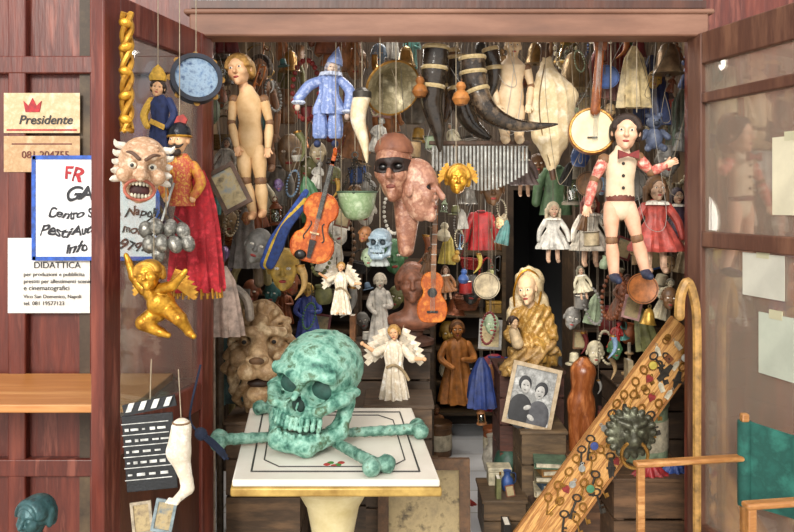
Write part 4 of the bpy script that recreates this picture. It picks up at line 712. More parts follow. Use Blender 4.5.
# ================================================================ BIG INTERIOR PIECES
def big():
    t=T('lion_head','large light tan carved lion head with deep cut mane behind the skull','sculpture',262,420,3.4); s=S((-42,-58,-2),(42,24,132),136); RL=rot(0,0,4)
    s.fr((0,0,68),1,RL); s.add(s.ell((0,8,2),(29,12,50)))
    for i in range(26):
        a=math.pi/2+2*math.pi*i/26; c,sn=math.cos(a),math.sin(a); dn=-8-10*abs(c); w=3*math.sin(i*2.1)
        A=(c*20,-6,6+sn*32); B=(c*28+w,-9+5*(i%2),6+sn*43+dn*.3); C_=(c*35-w,-3,2+sn*51+dn*.6); D=(c*31,4,sn*53+dn)
        s.add(s.cap(A,B,3.6,4.2)); s.add(s.cap(B,C_,4.2,4)); s.add(s.cap(C_,D,4,2.4))
    s.fr((0,-4,70),1.14,RL)
    s.add(s.ell((0,2,4),(19,17,26)),1.5); s.add(s.cap((0,-8,26),(0,-27,0),7.5,8),4); s.add(s.ell((0,-24,-8),(13,12,10)),3); s.add(s.ell((8,-28,-12),(9.5,9,8),1),1.5); s.add(s.cap((7,-33,-1),(0,-35,-5),3,3.4,m=1),1.5); s.add(s.cap((6,-19,20),(19,-12,18),5,4.5,m=1),2)
    s.sub(s.ell((12.5,-20,11.5),(6.5,7,4.6),1),1); s.add(s.ell((12.5,-15,11),3.8,1),.6); s.sub(s.ell((0,-30,-23),(12,16,5)),1.2); s.add(s.ell((0,-21,-32),(10,9,7)),2); s.add(s.cap((0,-20,-36),(0,-14,-46),7,4),3); s.add(s.ell((18,-10,-4),8.5,1),3); s.sub(s.cap((0,-39,-8),(0,-38,-20),1.1),.6)
    for zz in (29,33): s.sub(s.cap((-8,-16.5+.3*(zz-29),zz),(8,-16.5+.3*(zz-29),zz),.9),.8)
    t('head',s.mb(),M(['#d2b188','#96744e','#e6cca4'],sc=.07,r=.5,b=.5),raw=True); W_=lambda x,y,z:RL@(Vector((x,y,z))*1.14)+Vector((0,-4,70))
    t('nose',MB().ell(W_(0,-36.6,-1.5),(7.5,2.5,3.8)),M('#7a5636')); t('mouth',MB().ell(W_(0,-22,-23),(11,5,4.4)),M('#3c2618'))
    for sg in (-1,1): t('eye',MB().ell(W_(sg*12.5,-18.4,11),(2.4,1.2,2.1)),M('#1c120c'))
    for px,py,d,h,lb,tl in [(341,314,3.12,54,'white winged angel figurine right below the violin',10),(394,404,3.35,82,'larger white angel with spread wings standing right of the skull',-8)]:
        t=T('angel_figurine',lb,'figurine',px,py,d); wt=M(['#efe6d6','#d2c2a8','#faf4ea'],sc=.14,r=.6)
        t('robe',MB().lathe([(.155*h,0),(.16*h,.04*h),(.14*h,.2*h),(.115*h,.36*h),(.095*h,.48*h),(.12*h,.62*h),(.105*h,.72*h),(.035*h,.79*h)],72,fold=(11,.3),sy=.8),wt); head(t,Vector((0,-.03*h,.88*h)),.18*h,SKIN,rot(0,tl,tl),hair=HAIRB)
        for sg,pp in ((-1,[(-.11,0,.69),(-.22,-.06,.64),(-.36,-.1,.74)]),(1,[(.11,0,.69),(.22,-.08,.57),(.34,-.16,.58)])):
            p=[Vector(x)*h for x in pp]; t('sleeve',MB().tube(p[:2],[.042*h,.055*h],10,rnd=True),wt); t('forearm',MB().tube(p[1:],[.03*h,.02*h],8,rnd=True),SKIN); t('hand',MB().ell(p[2]+(p[2]-p[1]).normalized()*.03*h,.026*h),SKIN)
        for sg in (-1,1):
            wing(t,px+sg*.04*h,py-.7*h,.34*h,.27*h,sg,wt,.1*h); wing(t,px+sg*.04*h,py-.68*h,.24*h,.2*h,sg,M('#e0d2ba'),.07*h); wing(t,px+sg*.04*h,py-.66*h,.14*h,.12*h,sg,wt,.045*h)
        t('sash',MB().tube(crv([(-.09*h,-.08*h,.46*h),(0,-.12*h,.5*h),(.11*h,-.07*h,.42*h),(.18*h,-.05*h,.3*h)]),.018*h,7),M('#b9a07a'))
        for sg in (-1,1): t('foot',MB().ell((sg*.06*h,-.1*h,.01*h+1),(.026*h,.06*h,.022*h)),SKIN)
        if py==314: t('cord',MB().tube([(0,3,h*.8),(0,3,298)],.5,5),STRING)
    fill('fig',380,343,3.72,70,'#f4ecdf','slim white robed statuette behind the crossbones','#e4d8c2',w=.75)
    # seated statue
    t=T('seated_statue','broad seated woman statue in cream veil and gold gown beside the dark doorway','statue',530,370,4.0); gm=M(['#d6aa58','#966e30','#ecca88'],sc=.14,r=.4,m=.1); gn=M(['#ecdcb8','#c4ae84','#f6ecd4'],sc=.1,r=.55); lc=M(['#b08a50','#7e5e30','#caa66c'],sc=.12,r=.5); q=t.q; s=S((-40,-38,0),(40,22,92),106)
    s.add(s.ell(q(533,356),(27,17,16))); s.add(s.cap(q(521,345,-12),q(508,365,-20),9,8),4); s.add(s.cap(q(537,345,-16),q(528,367,-26),9,8),4); s.add(s.cap(q(535,348),q(532,316),14,13),7); s.add(s.cap(q(520,314),q(544,312),7.5),5); s.add(s.cap(q(531,312),q(528,301),8,5),4)
    s.add(s.cap(q(517,316),q(508,332,-8),6,5.4),2.5); s.add(s.cap(q(508,332,-8),q(512,341,-24),5,3),2); s.add(s.cap(q(547,315),q(552,334,-6),6,5.4),2.5); s.add(s.cap(q(552,334,-6),q(530,340,-22),5,3),2)
    fz=np.clip((46-s.G[2])/20,0,1); s.D+=1.7*fz*np.sin(s.G[0]*.62+s.G[2]*.25)+.9*np.sin(s.G[0]*.7-s.G[2]*.45)*(1-fz)
    t('robe',s.mb(),gm,raw=True); HR=rot(4,-8,-26); head(t,(526,288,-8),28,M('#f0cfaa','#dab288',sc=.1),HR,sc=(.88,1,1.02)); t('neck',MB().tube([q(527,298,-4),q(529,306,-2)],[5.4,6.5],12),M('#e8c49c'))
    s=S((-32,-26,30),(36,24,108),70); s.add(s.ell(q(530,284,4),(15,15,17.5))); s.add(s.cap(q(538,300,7),q(553,334,4),9,6),5); s.add(s.cap(q(518,302,7),q(511,320,4),7,5),5); s.add(s.cap(q(523,300,8),q(543,300,8),7),5); s.sub(s.ell(q(522,292,-14),(13,20,21)),2); s.sub(s.ell(q(528,320,-14),(13,16,18)),2); s.D+=.7*np.sin(s.G[0]*.7+s.G[2]*.35); t('veil',s.mb(),gn,raw=True)
    t('gold_trim',MB().tube(crv([q(514,306,-3),q(513,292,-6),q(517,276,-8),q(526,269,-8),q(536,275,-7),q(540,290,-5),q(538,304,-3)]),1.1,6),GOLD)
    s=S((-42,-44,0),(40,10,40),90); s.add(s.cap(q(548,344,-14),q(516,352,-22),7,7)); s.add(s.cap(q(516,352,-22),q(504,366,-20),8,7),4); s.add(s.cap(q(534,350,-22),q(528,362,-30),8,6),4); s.D+=1.3*np.sin(s.G[0]*.5-s.G[2]*.6); t('lap_cloak',s.mb(),lc,raw=True)
    t('base',MB().box(q(530,368),(60,40,5)),M('#4a3420'),bev=1)
    t('infant_body',MB().tube([q(513,338,-28),q(510,327,-26)],[6,5],10,1,True),M('#e0c49a')); head(t,(509,318,-27),12,M('#e8c098'),rot(0,0,30),hair=HAIRD,face=False,name='infant_head')
    # framed photo
    t=T('framed_photograph','tilted framed black and white photograph of two people standing close','photograph',532,430,3.72); R=rot(-8,12,-6); c=Vector((0,0,34)); fr=M('#c9b69a','#8d7656',sc=.1); g=MB()
    for s_ in (-1,1): g.box(c+R@Vector((s_*22.5,0,0)),(4,4,62),R); g.box(c+R@Vector((0,0,s_*29)),(41,4,4),R)
    t('moulding',g,fr); ph=t('print',MB().box(c+R@Vector((0,.6,0)),(42,1,55),R),M(['#b8b8b6','#7a7a78','#d4d4d2'],sc=.09,b=0)); bk=M('#2a2a2e','#17171a',b=0); fa=M('#c8c6c2','#8a8884',sc=.16,b=0)
    for x,z,w in ((-9,5,-1),(8,2,1)):
        A_=lambda a,y,b_:c+R@Vector((x+a,y,z+b_))
        t('figure_shape',MB().ell(A_(0,-.4,-22),(12,.6,17),R@rot(0,w*6),20),bk if w<0 else M('#55555a','#333338',b=0),ph); t('face_shape',MB().ell(A_(-w,-1.1,3),(4.6,.5,6.6),R@rot(0,w*10),16),fa,ph); t('hair_shape',MB().ell(A_(0,-.6,6),(6.4,.5,7.6),R@rot(0,w*10),16),bk,ph); t('hand_shape',MB().ell(c+R@Vector((x*.3,-1.2,z-20-w*3)),(4,.5,2.4),R@rot(0,30*w),12),fa,ph)
        for sg in (-1,1): t('eye_mark',MB().ell(A_(-w+sg*1.8,-1.7,4.2),(.8,.2,.5),R,8),bk,ph)
        t('mouth_mark',MB().ell(A_(-w,-1.7,-.6),(1.3,.2,.4),R,8),bk,ph)
    # plank
    t=T('key_plank','slanting worn wooden plank hung with old keys at right','plank',572,508,3.25); A=t.q(566,500,0);B=t.q(688,342,14); u=(B-A).normalized(); n=Vector((u.z,0,-u.x)).normalized(); A2=A-u*90
    Rm=Matrix((n,u.cross(n),u)).transposed(); L=(B-A2).length; o=t('board',MB().box((0,0,0),(48,3,L+24)),M(['#c48a48','#96622e','#d6a25e','#ae7840'],sc=.09,st=(3,3,.3),r=.55,b=.5),bev=.6); o.rotation_euler=Rm.to_euler(); o.location=(A2+B)/2
    for s_ in (-1,1): t('edge_strip',MB().box((A2+B)/2+n*s_*23+Vector((0,-2,0)),(2.4,2.4,L+24),Rm),M('#a06c34','#7e5228'))
    nf=-(u.cross(n)); tr=lambda s_,o,dy=2.4:t.loc+(A+u*s_+n*o+nf*dy)*t.k
    protos=[]
    def copy(e):
        c=e.copy(); COL.objects.link(c)
        for ch in list(e.children):
            cc=ch.copy(); COL.objects.link(cc); cc.parent=c
        return c
    def pr(name,lb,cat,grp,parts,f=1.15):
        p=T(name,lb,cat,0,0,3.25,grp)
        for nm,mb,mt in parts: p(nm,mb,mt)
        p.e.scale=(t.k*f,)*3; protos.append([p.e,0])
    rust=M('#8a5230','#5a341e',r=.6,m=.3)
    pr('old_key','old brass key hanging flat on the slanting plank','key','old brass keys on the plank',[('bow',MB().ring((0,0,0),3,.8,FACE,14,6,1.2),BRASS),('shaft',MB().tube([(0,0,-3),(0,0,-15)],.8,6),BRASS),('bit',MB().box((1.8,0,-13),(3,.8,3.4)),BRASS)])
    pr('old_key','dark iron key hanging flat on the slanting plank','key','iron keys on the plank',[('bow',MB().ring((0,0,0),3.6,.9,FACE,14,6,.8),IRON),('shaft',MB().tube([(0,0,-3),(0,0,-19)],1,6),IRON),('bit',MB().box((2.2,0,-17),(3.6,.8,4)).box((2.2,0,-12),(3,.8,1.4)),IRON)])
    pr('padlock','small rusty padlock fixed to the slanting plank','padlock','rusty padlocks on the plank',[('body',MB().box((0,0,-5),(8,2.4,8)),rust),('shackle',MB().ring((0,0,-.5),3,.9,FACE,14,6,1.2),IRON),('keyhole',MB().ell((0,-1.3,-5),(.8,.3,1.4)),EYE)],.9)
    pr('cabinet_hinge','long iron hinge fixed flat to the slanting plank','hinge','iron hinges on the plank',[('leaf',MB().prism([(-2,-9),(2,-9),(3,0),(1.5,9),(-1.5,9),(-3,0)],-.5,.5),IRON),('barrel',MB().tube([(-4,0,0),(4,0,0)],1.1,7),IRON)])
    pr('drawer_pull','round brass drawer pull fixed to the slanting plank','handle','brass drawer pulls on the plank',[('plate',MB().lathe([(3.6,0),(3,.8),(0,1)],16,(0,0,0),FACE),BRASS),('ring',MB().ring((0,-1.4,-3.5),3.2,.6,FACE,16),BRASS)],1)
    pr('red_charm','small red heart shaped charm hanging on the slanting plank','charm','red charms on the plank',[('heart',MB().prism([(0,-5),(4,0),(4,3),(2,4.4),(0,3),(-2,4.4),(-4,3),(-4,0)],-.7,.7),M('#9a2c2a')),('loop',MB().ring((0,0,5),1.3,.5,FACE,10),BRASS)],.9)
    pr('silver_medal','small tarnished silver medal hanging on the slanting plank','medal','silver medals on the plank',[('disc',MB().lathe([(3.4,-.4),(3.6,0),(3.4,.4),(0,.5)],18,(0,0,-3),FACE),SILV),('loop',MB().ring((0,0,2),1.3,.5,FACE,10),SILV)],1)
    pr('white_tag','small cream paper price tag tied on the slanting plank','tag','paper tags on the plank',[('card',MB().prism([(-2.5,-9),(2.5,-9),(2.5,-1),(0,2),(-2.5,-1)],-.3,.3),M('#e2d8bc')),('thread',MB().ring((0,0,3),1.2,.3,FACE,10),STRING)],1)
    for a in range(15):
        for o_ in (-17,-6,6,17):
            s_=-8+a*14.4+random.uniform(-4,4)
            if random.random()<.06: continue
            pw=protos[random.choice((0,0,0,0,0,1,1,1,1,1,2,3,3,4,5,6,7))]; e=pw[0] if pw[1]==0 else copy(pw[0]); pw[1]+=1
            e.location=tr(s_,o_+random.uniform(-3,3),2.4+random.uniform(0,1.6)); e.rotation_euler=(0,math.radians(random.uniform(-45,45)),0)
    for j,(s_,o,c,lb) in enumerate([(60,-11,'#3a4a88','blue enamel badge pinned low on the key plank'),(104,11,'#98302c','red enamel badge pinned midway on the key plank'),(160,-11,'#c0ac48','yellow enamel badge pinned high on the key plank'),(186,11,'#dcdcd2','white round badge at the top of the key plank'),(24,11,'#4a8460','green enamel badge near the bottom of the plank')]):
        o_=ob('badge',MB().lathe([(0,0),(4.4,0),(4,1.2),(0,1.6)],18,(0,0,0),FACE),M(c,shade(c,.85),sc=.3)); o_.location=tr(s_,o,4.5); o_.scale=(t.k,)*3; tag(o_,lb,'badge'); ob('badge_rim',MB().ring((0,-.6,0),4.5,.5,FACE,18),BRASS,o_)
    t=T('bronze_mask','dark bronze lion door knocker with ring fixed on the key plank','door knocker',630,462,3.1); bz=M(['#5a5a48','#3a382c','#7a7c66'],sc=.1,r=.4,m=.4); s=S((-30,-24,0),(30,12,60),70); s.fr((0,0,30),1)
    s.add(s.ell((0,0,0),(19,12,20))); s.add(s.ell((0,-11,-6),(9,8,7)),4); s.add(s.cap((0,-9,8),(0,-15,-4),3,4),3); s.add(s.cap((4,-10,9),(13,-7,12),3.4,3,m=1),3); s.sub(s.ell((7,-13,4),(3.5,4,2.4),1),1); s.sub(s.ell((0,-16,-13),(7,6,3)),1)
    for i in range(18):
        a=2*math.pi*i/18; c,sn=math.cos(a),math.sin(a); s.add(s.cap((c*15,0,sn*16),(c*23,-2,sn*23),5,3.4),2)
    t('face',s.mb(),bz,raw=True); t('ring',MB().ring((0,-15,12),13,1.8,FACE,26),BRASS)
    t=T('carved_torso','slender brown carved wooden torso standing left of the slanting plank','sculpture',582,456,3.7); q=t.q; s=S((-20,-14,0),(20,14,98),74); s.add(s.cap(q(575,452),q(576,412),6,8)); s.add(s.cap(q(588,452),q(587,412),6,8),2); s.add(s.ell(q(581,402),(14,10,13)),6); s.add(s.cap(q(581,398),q(583,372),9,13),5); s.add(s.cap(q(583,370),q(584,360),6,5),4)
    t('body',s.mb(),M(['#9a5a30','#783e1c','#b87444'],sc=.07,st=(2,2,.5),r=.3),raw=True); t('base',MB().lathe([(18,-2),(18,1),(14,4)],24),M('#3a2416'))
    # chair
    t=T('folding_chair','brown wooden folding chair with dark green canvas back at right','chair',1.06,2.3,0,w=True); wd=M(['#b27c44','#966232','#c2905a'],sc=4,st=(1.5,8,8),r=.4); q=t.q; gr=M(['#1f5a50','#174840','#2a6a5e'],sc=12,r=.85)
    BF,BN,FF,FN=(1.14,2.5),(1.34,2.17),(.78,2.44),(.98,2.11)
    for a,b in ((BF,FF),(BN,FN)):
        A=q(*a,.755);B=q(*b,.755); u=(B-A).normalized(); t('armrest',MB().box((A+B)/2,((B-A).length+.04,.036,.018),Matrix.Rotation(math.atan2(u.y,u.x),3,'Z')),wd,bev=.006); t('front_post',MB().box((q(*b,.6)),(.024,.024,.3)),wd,bev=.004); t('back_post',MB().box(q(*a,.67),(.024,.024,.46)),wd,bev=.004); t('seat_rail',MB().tube([q(*a,.47),q(*b,.47)],.017,8),wd); t('floor_rail',MB().tube([q(*a,.02),q(*b,.02)],.018,8),wd)
    for a,b in ((BF,BN),(FF,FN)):
        t('leg',MB().tube([q(*a,.03),q(*b,.47)],.014,8),wd); t('leg',MB().tube([q(*b,.03),q(*a,.47)],.014,8),wd)
    A=Vector(BF);B=Vector(BN); v=[]
    for i in range(15):
        p=A.lerp(B,i/14); sag=.035*math.sin(math.pi*i/14)
        for j in range(5):
            zz=.6+.28*j/4-.02*math.sin(math.pi*i/14)*(1 if j>2 else 0)
            for o in (-.003,.003): v.append(q(p.x+sag*.85+o*.9,p.y+sag*.5+o*.5,zz))
    f=[]
    for i in range(14):
        for j in range(4):
            a=i*10+j*2; b=a+10; f+=[(a,b,b+2,a+2),(a+1,a+3,b+3,b+1)]
        a=i*10;b=a+10; f+=[(a,a+1,b+1,b),(a+8,b+8,b+9,a+9)]
    t('canvas_back',MB().add(v,f),gr)
    for P_ in (BF,BN): t('canvas_sleeve',MB().tube([q(*P_,.6),q(*P_,.875)],.022,12),gr)
    s=MB(); s.add([q(*BF,.475),q(*BN,.475),q(*FN,.475),q(*FF,.475),q(*BF,.482),q(*BN,.482),q(*FN,.482),q(*FF,.482)],[(0,1,2,3),(4,5,6,7),(0,4,5,1),(1,5,6,2),(2,6,7,3),(3,7,4,0)]); t('canvas_seat',s,gr)
    fill('cane',697,620,2.88,338,'#c09250','tall pale walking stick with curved handle leaning at the right door jamb','#4a3a2a',w=-.4)
run(big)
# ================================================================ FURNITURE
ROWS=[]
def furn():
    def crate(name,px0,px1,ytop,d0,d1,lb,c,cat='crate',z0=0.):
        z=P(0,ytop,d0)[2]; x0,x1=P(px0,0,d0)[0],P(px1,0,d0)[0]; o=T(name,lb,cat,(x0+x1)/2,(d0+d1)/2,z0,w=True); w=x1-x0; dd=d1-d0; h=z-z0; g=MB(); n=max(2,int(h/.13))
        for i in range(n): g.box((0,-dd/2+.008,(i+.5)*h/n),(w,.016,h/n*.93)).box((0,dd/2-.008,(i+.5)*h/n),(w,.016,h/n*.93)).box((-w/2+.008,0,(i+.5)*h/n),(.016,dd-.04,h/n*.93)).box((w/2-.008,0,(i+.5)*h/n),(.016,dd-.04,h/n*.93))
        m=M([c,shade(c,.7),shade(c,1.15)],sc=3,st=(1,5,5)); o('slats',g,m)
        for a in (-1,1):
            for b in (-1,1): o('corner_post',MB().box((a*(w/2-.03),b*(dd/2-.03),h/2),(.035,.035,h-.02)),m)
        o('top_board',MB().box((0,0,h-.008),(w+.02,dd+.02,.016)),m,bev=.003); return z
    crate('wooden_crate',226,300,421,3.28,3.6,'brown slatted crate carrying the tan lion head','#6a5038')
    crate('wooden_chest',366,432,405,3.24,3.5,'dark slatted chest under the angel right of the skull','#5a4430','chest')
    z=crate('wooden_chest',302,430,349,3.62,3.95,'wide dark chest under the white robed statuette','#4d3a28','chest'); ROWS.append((z,3.86,308,428,14,26,'on the wide dark chest'))
    crate('wooden_crate',522,566,431,3.66,3.95,'rough brown crate under the tilted black and white photograph','#6e583e')
    crate('wooden_crate',570,610,457,3.6,3.85,'low brown crate under the carved brown torso','#6a4a32')
    z=crate('wooden_chest',618,692,384,3.78,4.08,'tall dark chest behind the slanting plank','#54402e','chest'); ROWS.extend([(z,3.85,620,690,16,32,'on the tall chest behind the plank'),(z,3.99,620,690,28,50,'at the back of the tall chest behind the plank')])
    z=crate('low_bench',614,694,478,3.37,3.72,'low bench under the slanting plank','#6a4e36','bench'); ROWS.extend([(z,3.63,616,690,34,64,'at the back of the low bench under the plank'),(z,3.51,616,690,20,44,'in the middle of the low bench under the plank'),(z,3.41,618,690,10,26,'at the front of the low bench under the plank')])
    z=crate('low_bench',484,526,500,3.56,3.84,'small low bench right of the pale floor strip','#6e563c','bench'); ROWS.extend([(z,3.78,486,524,26,46,'at the back of the small low bench'),(z,3.68,486,524,16,32,'in the middle of the small low bench'),(z,3.6,486,524,10,22,'at the front of the small low bench')])
    z=crate('wooden_crate',396,438,470,3.98,4.2,'small crate left of the pale floor strip','#6e563c'); ROWS.extend([(z,4.14,398,436,20,40,'at the back of the small crate by the floor strip'),(z,4.04,398,436,12,26,'at the front of the small crate by the floor strip')])
    crate('small_cabinet',500,564,371,3.98,4.3,'dark red brown cabinet carrying the seated veiled statue','#5a3428','cabinet')
    def shelf(px0,px1,ys,d,dep,lb,c,nm):
        x0,x1=P(px0,0,d)[0],P(px1,0,d)[0]; zt=P(0,min(ys)-34,d)[2]; t=T('shelving_unit',lb,'shelf',(x0+x1)/2,d,0,w=True); m=M([c,shade(c,.7),shade(c,1.2)],sc=3,st=(1,5,5)); w=x1-x0
        for s in (-1,1): t('side_panel',MB().box((s*w/2,dep/2,zt/2),(.025,dep,zt)),m)
        for i,y in enumerate(ys):
            z=P(0,y,d)[2]; t('shelf_board',MB().box((0,dep/2,z-.0125),(w-.03,dep,.022)),m); gap=(ys[i]-ys[i-1] if i else 34)-4
            nmn=('top','second','third','fourth','fifth','lowest')[i] if i<len(ys)-1 else 'lowest'
            ROWS.append((z,d+.07,px0+4,px1-4,gap*.55,gap*.95,'on the %s %s'%(nmn,nm))); ROWS.append((z,d+dep-.1,px0+6,px1-10,gap*.75,gap*.96,'at the rear of the %s %s'%(nmn,nm)))
        t('back_panel',MB().box((0,dep-.008,zt/2),(w,.012,zt)),M('#3a2c20'))
    shelf(434,504,[252,282,314,347,382,412],5.1,.36,'dark open shelves against the back wall beside the doorway','#5a452c','back wall shelf')
    shelf(224,356,[215,252,292,330,368],4.5,.36,'brown open shelves along the left behind the violin','#4f3c2a','left shelf')
    shelf(360,432,[262,296,330,364],4.7,.34,'brown open shelves at the centre behind the white statuette','#4f3c2a','centre shelf')
    shelf(578,680,[218,256,292,328,364],4.3,.36,'brown open shelves on the right behind the marionette','#4f3c2a','right shelf')
    for i,d in enumerate((3.1,3.25,3.6,4.0,4.5)):
        o=ob('hanging_rail',MB().tube([(-1.14,0,0),(1.79,0,0)],.012,8),IRON); o.location=(0,d,P(0,15,d)[2]); tag(o,'thin dark iron rail across the shop ceiling carrying hung goods','rail','ceiling rails')
run(furn)
# ================================================================ FILLERS
LM=[('blue clown puppet',326,100),('flared metal horn',386,90),('long curved horn',490,100),('bagpipe bag',552,115),('banjo',595,125),('jointed marionette',618,200),('carved double face',405,185),('violin',317,215),('wind chime',480,165),('scale pan',357,205),('lion head',262,360),('orange guitar',432,290),('seated statue',530,320),('red caped puppet',192,220),('blond wooden doll',250,135),('key plank',640,410),('framed photograph',532,397),('giant skull',320,395),('white robed statuette',380,310),('winged angel figurine',340,285),('dark doorway',545,245),('black horn',438,100),('gilded cherub face',456,180),('long haired doll',656,220),('curved walking stick',692,330)]
CN={'red':'#b02a28','maroon':'#722424','rust':'#a05830','orange':'#c8783a','ochre':'#c0953f','tan':'#c0a074','cream':'#ded2b2','white':'#e8e2d5','grey':'#94908a','black':'#2e2b27','brown':'#74502f','olive':'#767648','green':'#4a7c50','teal':'#3f7472','turquoise':'#62a29c','blue':'#3c5c9c','sky blue':'#8aa8c8','purple':'#644e76','pink':'#cc9c98','yellow':'#d0b850','copper':'#ac7244','pale green':'#a2b492','chestnut':'#804628','beige':'#ccb894'}
MUT=['tan','cream','brown','ochre','beige','copper','white','chestnut','grey','rust','olive','pale green','black','maroon','tan','beige','cream','brown','grey']
FULL=dict(bell='metal bell',lantern='glass lantern',mask='carved mask',doll='dressed doll',gourd='dried gourd',jug='clay jug',pot='cooking pot',beads='bead string',cloth='folded cloth',horn='curved horn',garment='small jacket',basket='woven basket',trumpet='trumpet',hat='felt hat',plate='painted plate',frame='framed picture',vase='vase',bottle='glass bottle',box='wooden box',bust='bust',fig='robed figurine',stick='candlestick',bowl='bowl',book='upright book',drum='small drum',shoe='leather boot',tin='metal tin',heap='crumpled cloth',stack='flat closed book')
USED=set(); AUTO=[]
def mk(kind,rel,mut=1):
    for i in range(60):
        c=random.choice(MUT if (mut or random.random()<.5) and i<30 else list(CN)); lb='%s %s %s'%(c,FULL[kind],rel)
        if lb not in USED: USED.add(lb); return CN[c],lb
    return None
def relation(x,y):
    n=min(LM,key=lambda l:(l[1]-x)**2+(l[2]-y)**2); dx,dy=x-n[1],y-n[2]; r=math.hypot(dx,dy)
    if r<14: return 'hanging behind the '+n[0]
    w='left of' if dx<0 else 'right of'; v='above' if dy<0 else 'below'
    if abs(dx)>2*abs(dy): s=w
    elif abs(dy)>2*abs(dx): s=v
    else: s=v+' and '+w
    return 'hanging %s%s the %s'%('' if r>34 else 'just ',s,n[0])
def auto(k,px,py,d,h,rel,b,mut=1,**kw):
    q=mk(k,rel,mut)
    if not q: return
    OCC.append(b); t=run(lambda: fill(k,px,py,d,h,q[0],q[1],tilt=random.uniform(-10,10) if k!='book' else 0,**kw))
    if t: AUTO.append(t.e)
def zbuf(st=4):
    # which thing is nearest in each small cell of the camera's view, from the vertices and large faces
    bpy.context.view_layer.update(); W,H=794//st+1,532//st+1; PX=[];ID=[];roots=[]; ix={}
    for o in SC.objects:
        if o.type!='MESH' or o.name.startswith(('glass_pane','globe','cord','chain','string','hanging_wire')): continue
        r=o
        while r.parent: r=r.parent
        if r.name not in ix: ix[r.name]=len(roots); roots.append(r.name)
        me=o.data; n=len(me.vertices)
        if not n: continue
        a=np.empty(n*3,np.float32); me.vertices.foreach_get('co',a); a=a.reshape(-1,3); Mw=np.array(o.matrix_world); a=a@Mw[:3,:3].T+Mw[:3,3]
        if len(me.polygons)<=40:
            ex=[a]
            for p in me.polygons:
                v=a[list(p.vertices)]
                if len(v)==4:
                    L=max(np.linalg.norm(v[0]-v[1]),np.linalg.norm(v[1]-v[2]))*F/max(v[:,1].min(),.3); m=int(min(60,L/st))+1
                    if m>1:
                        s,t=np.meshgrid(np.linspace(0,1,m),np.linspace(0,1,m)); s=s.reshape(-1,1);t=t.reshape(-1,1); ex.append(v[0]*(1-s)*(1-t)+v[1]*s*(1-t)+v[2]*s*t+v[3]*(1-s)*t)
            a=np.concatenate(ex)
        PX.append(a); ID.append(np.full(len(a),ix[r.name]))
    A=np.concatenate(PX); I=np.concatenate(ID); k=A[:,1]>.3; A=A[k];I=I[k]; x=CX+A[:,0]/A[:,1]*F; y=HY-(A[:,2]-CZ)/A[:,1]*F
    k=(x>=0)&(x<794)&(y>=0)&(y<532); x=(x[k]//st).astype(int);y=(y[k]//st).astype(int);d=A[k,1];I=I[k]; c=y*W+x; o=np.argsort(-d,kind='stable'); Z=np.full(W*H,99.);B=np.full(W*H,-1); Z[c[o]]=d[o];B[c[o]]=I[o]
    return Z.reshape(H,W),B.reshape(H,W),roots
HK=['bell','lantern','mask','doll','gourd','beads','cloth','cloth','cloth','horn','garment','garment','basket','trumpet','hat','frame','doll','mask','mask','mask','fig','fig','beads','pot','jug','plate','drum','horn']
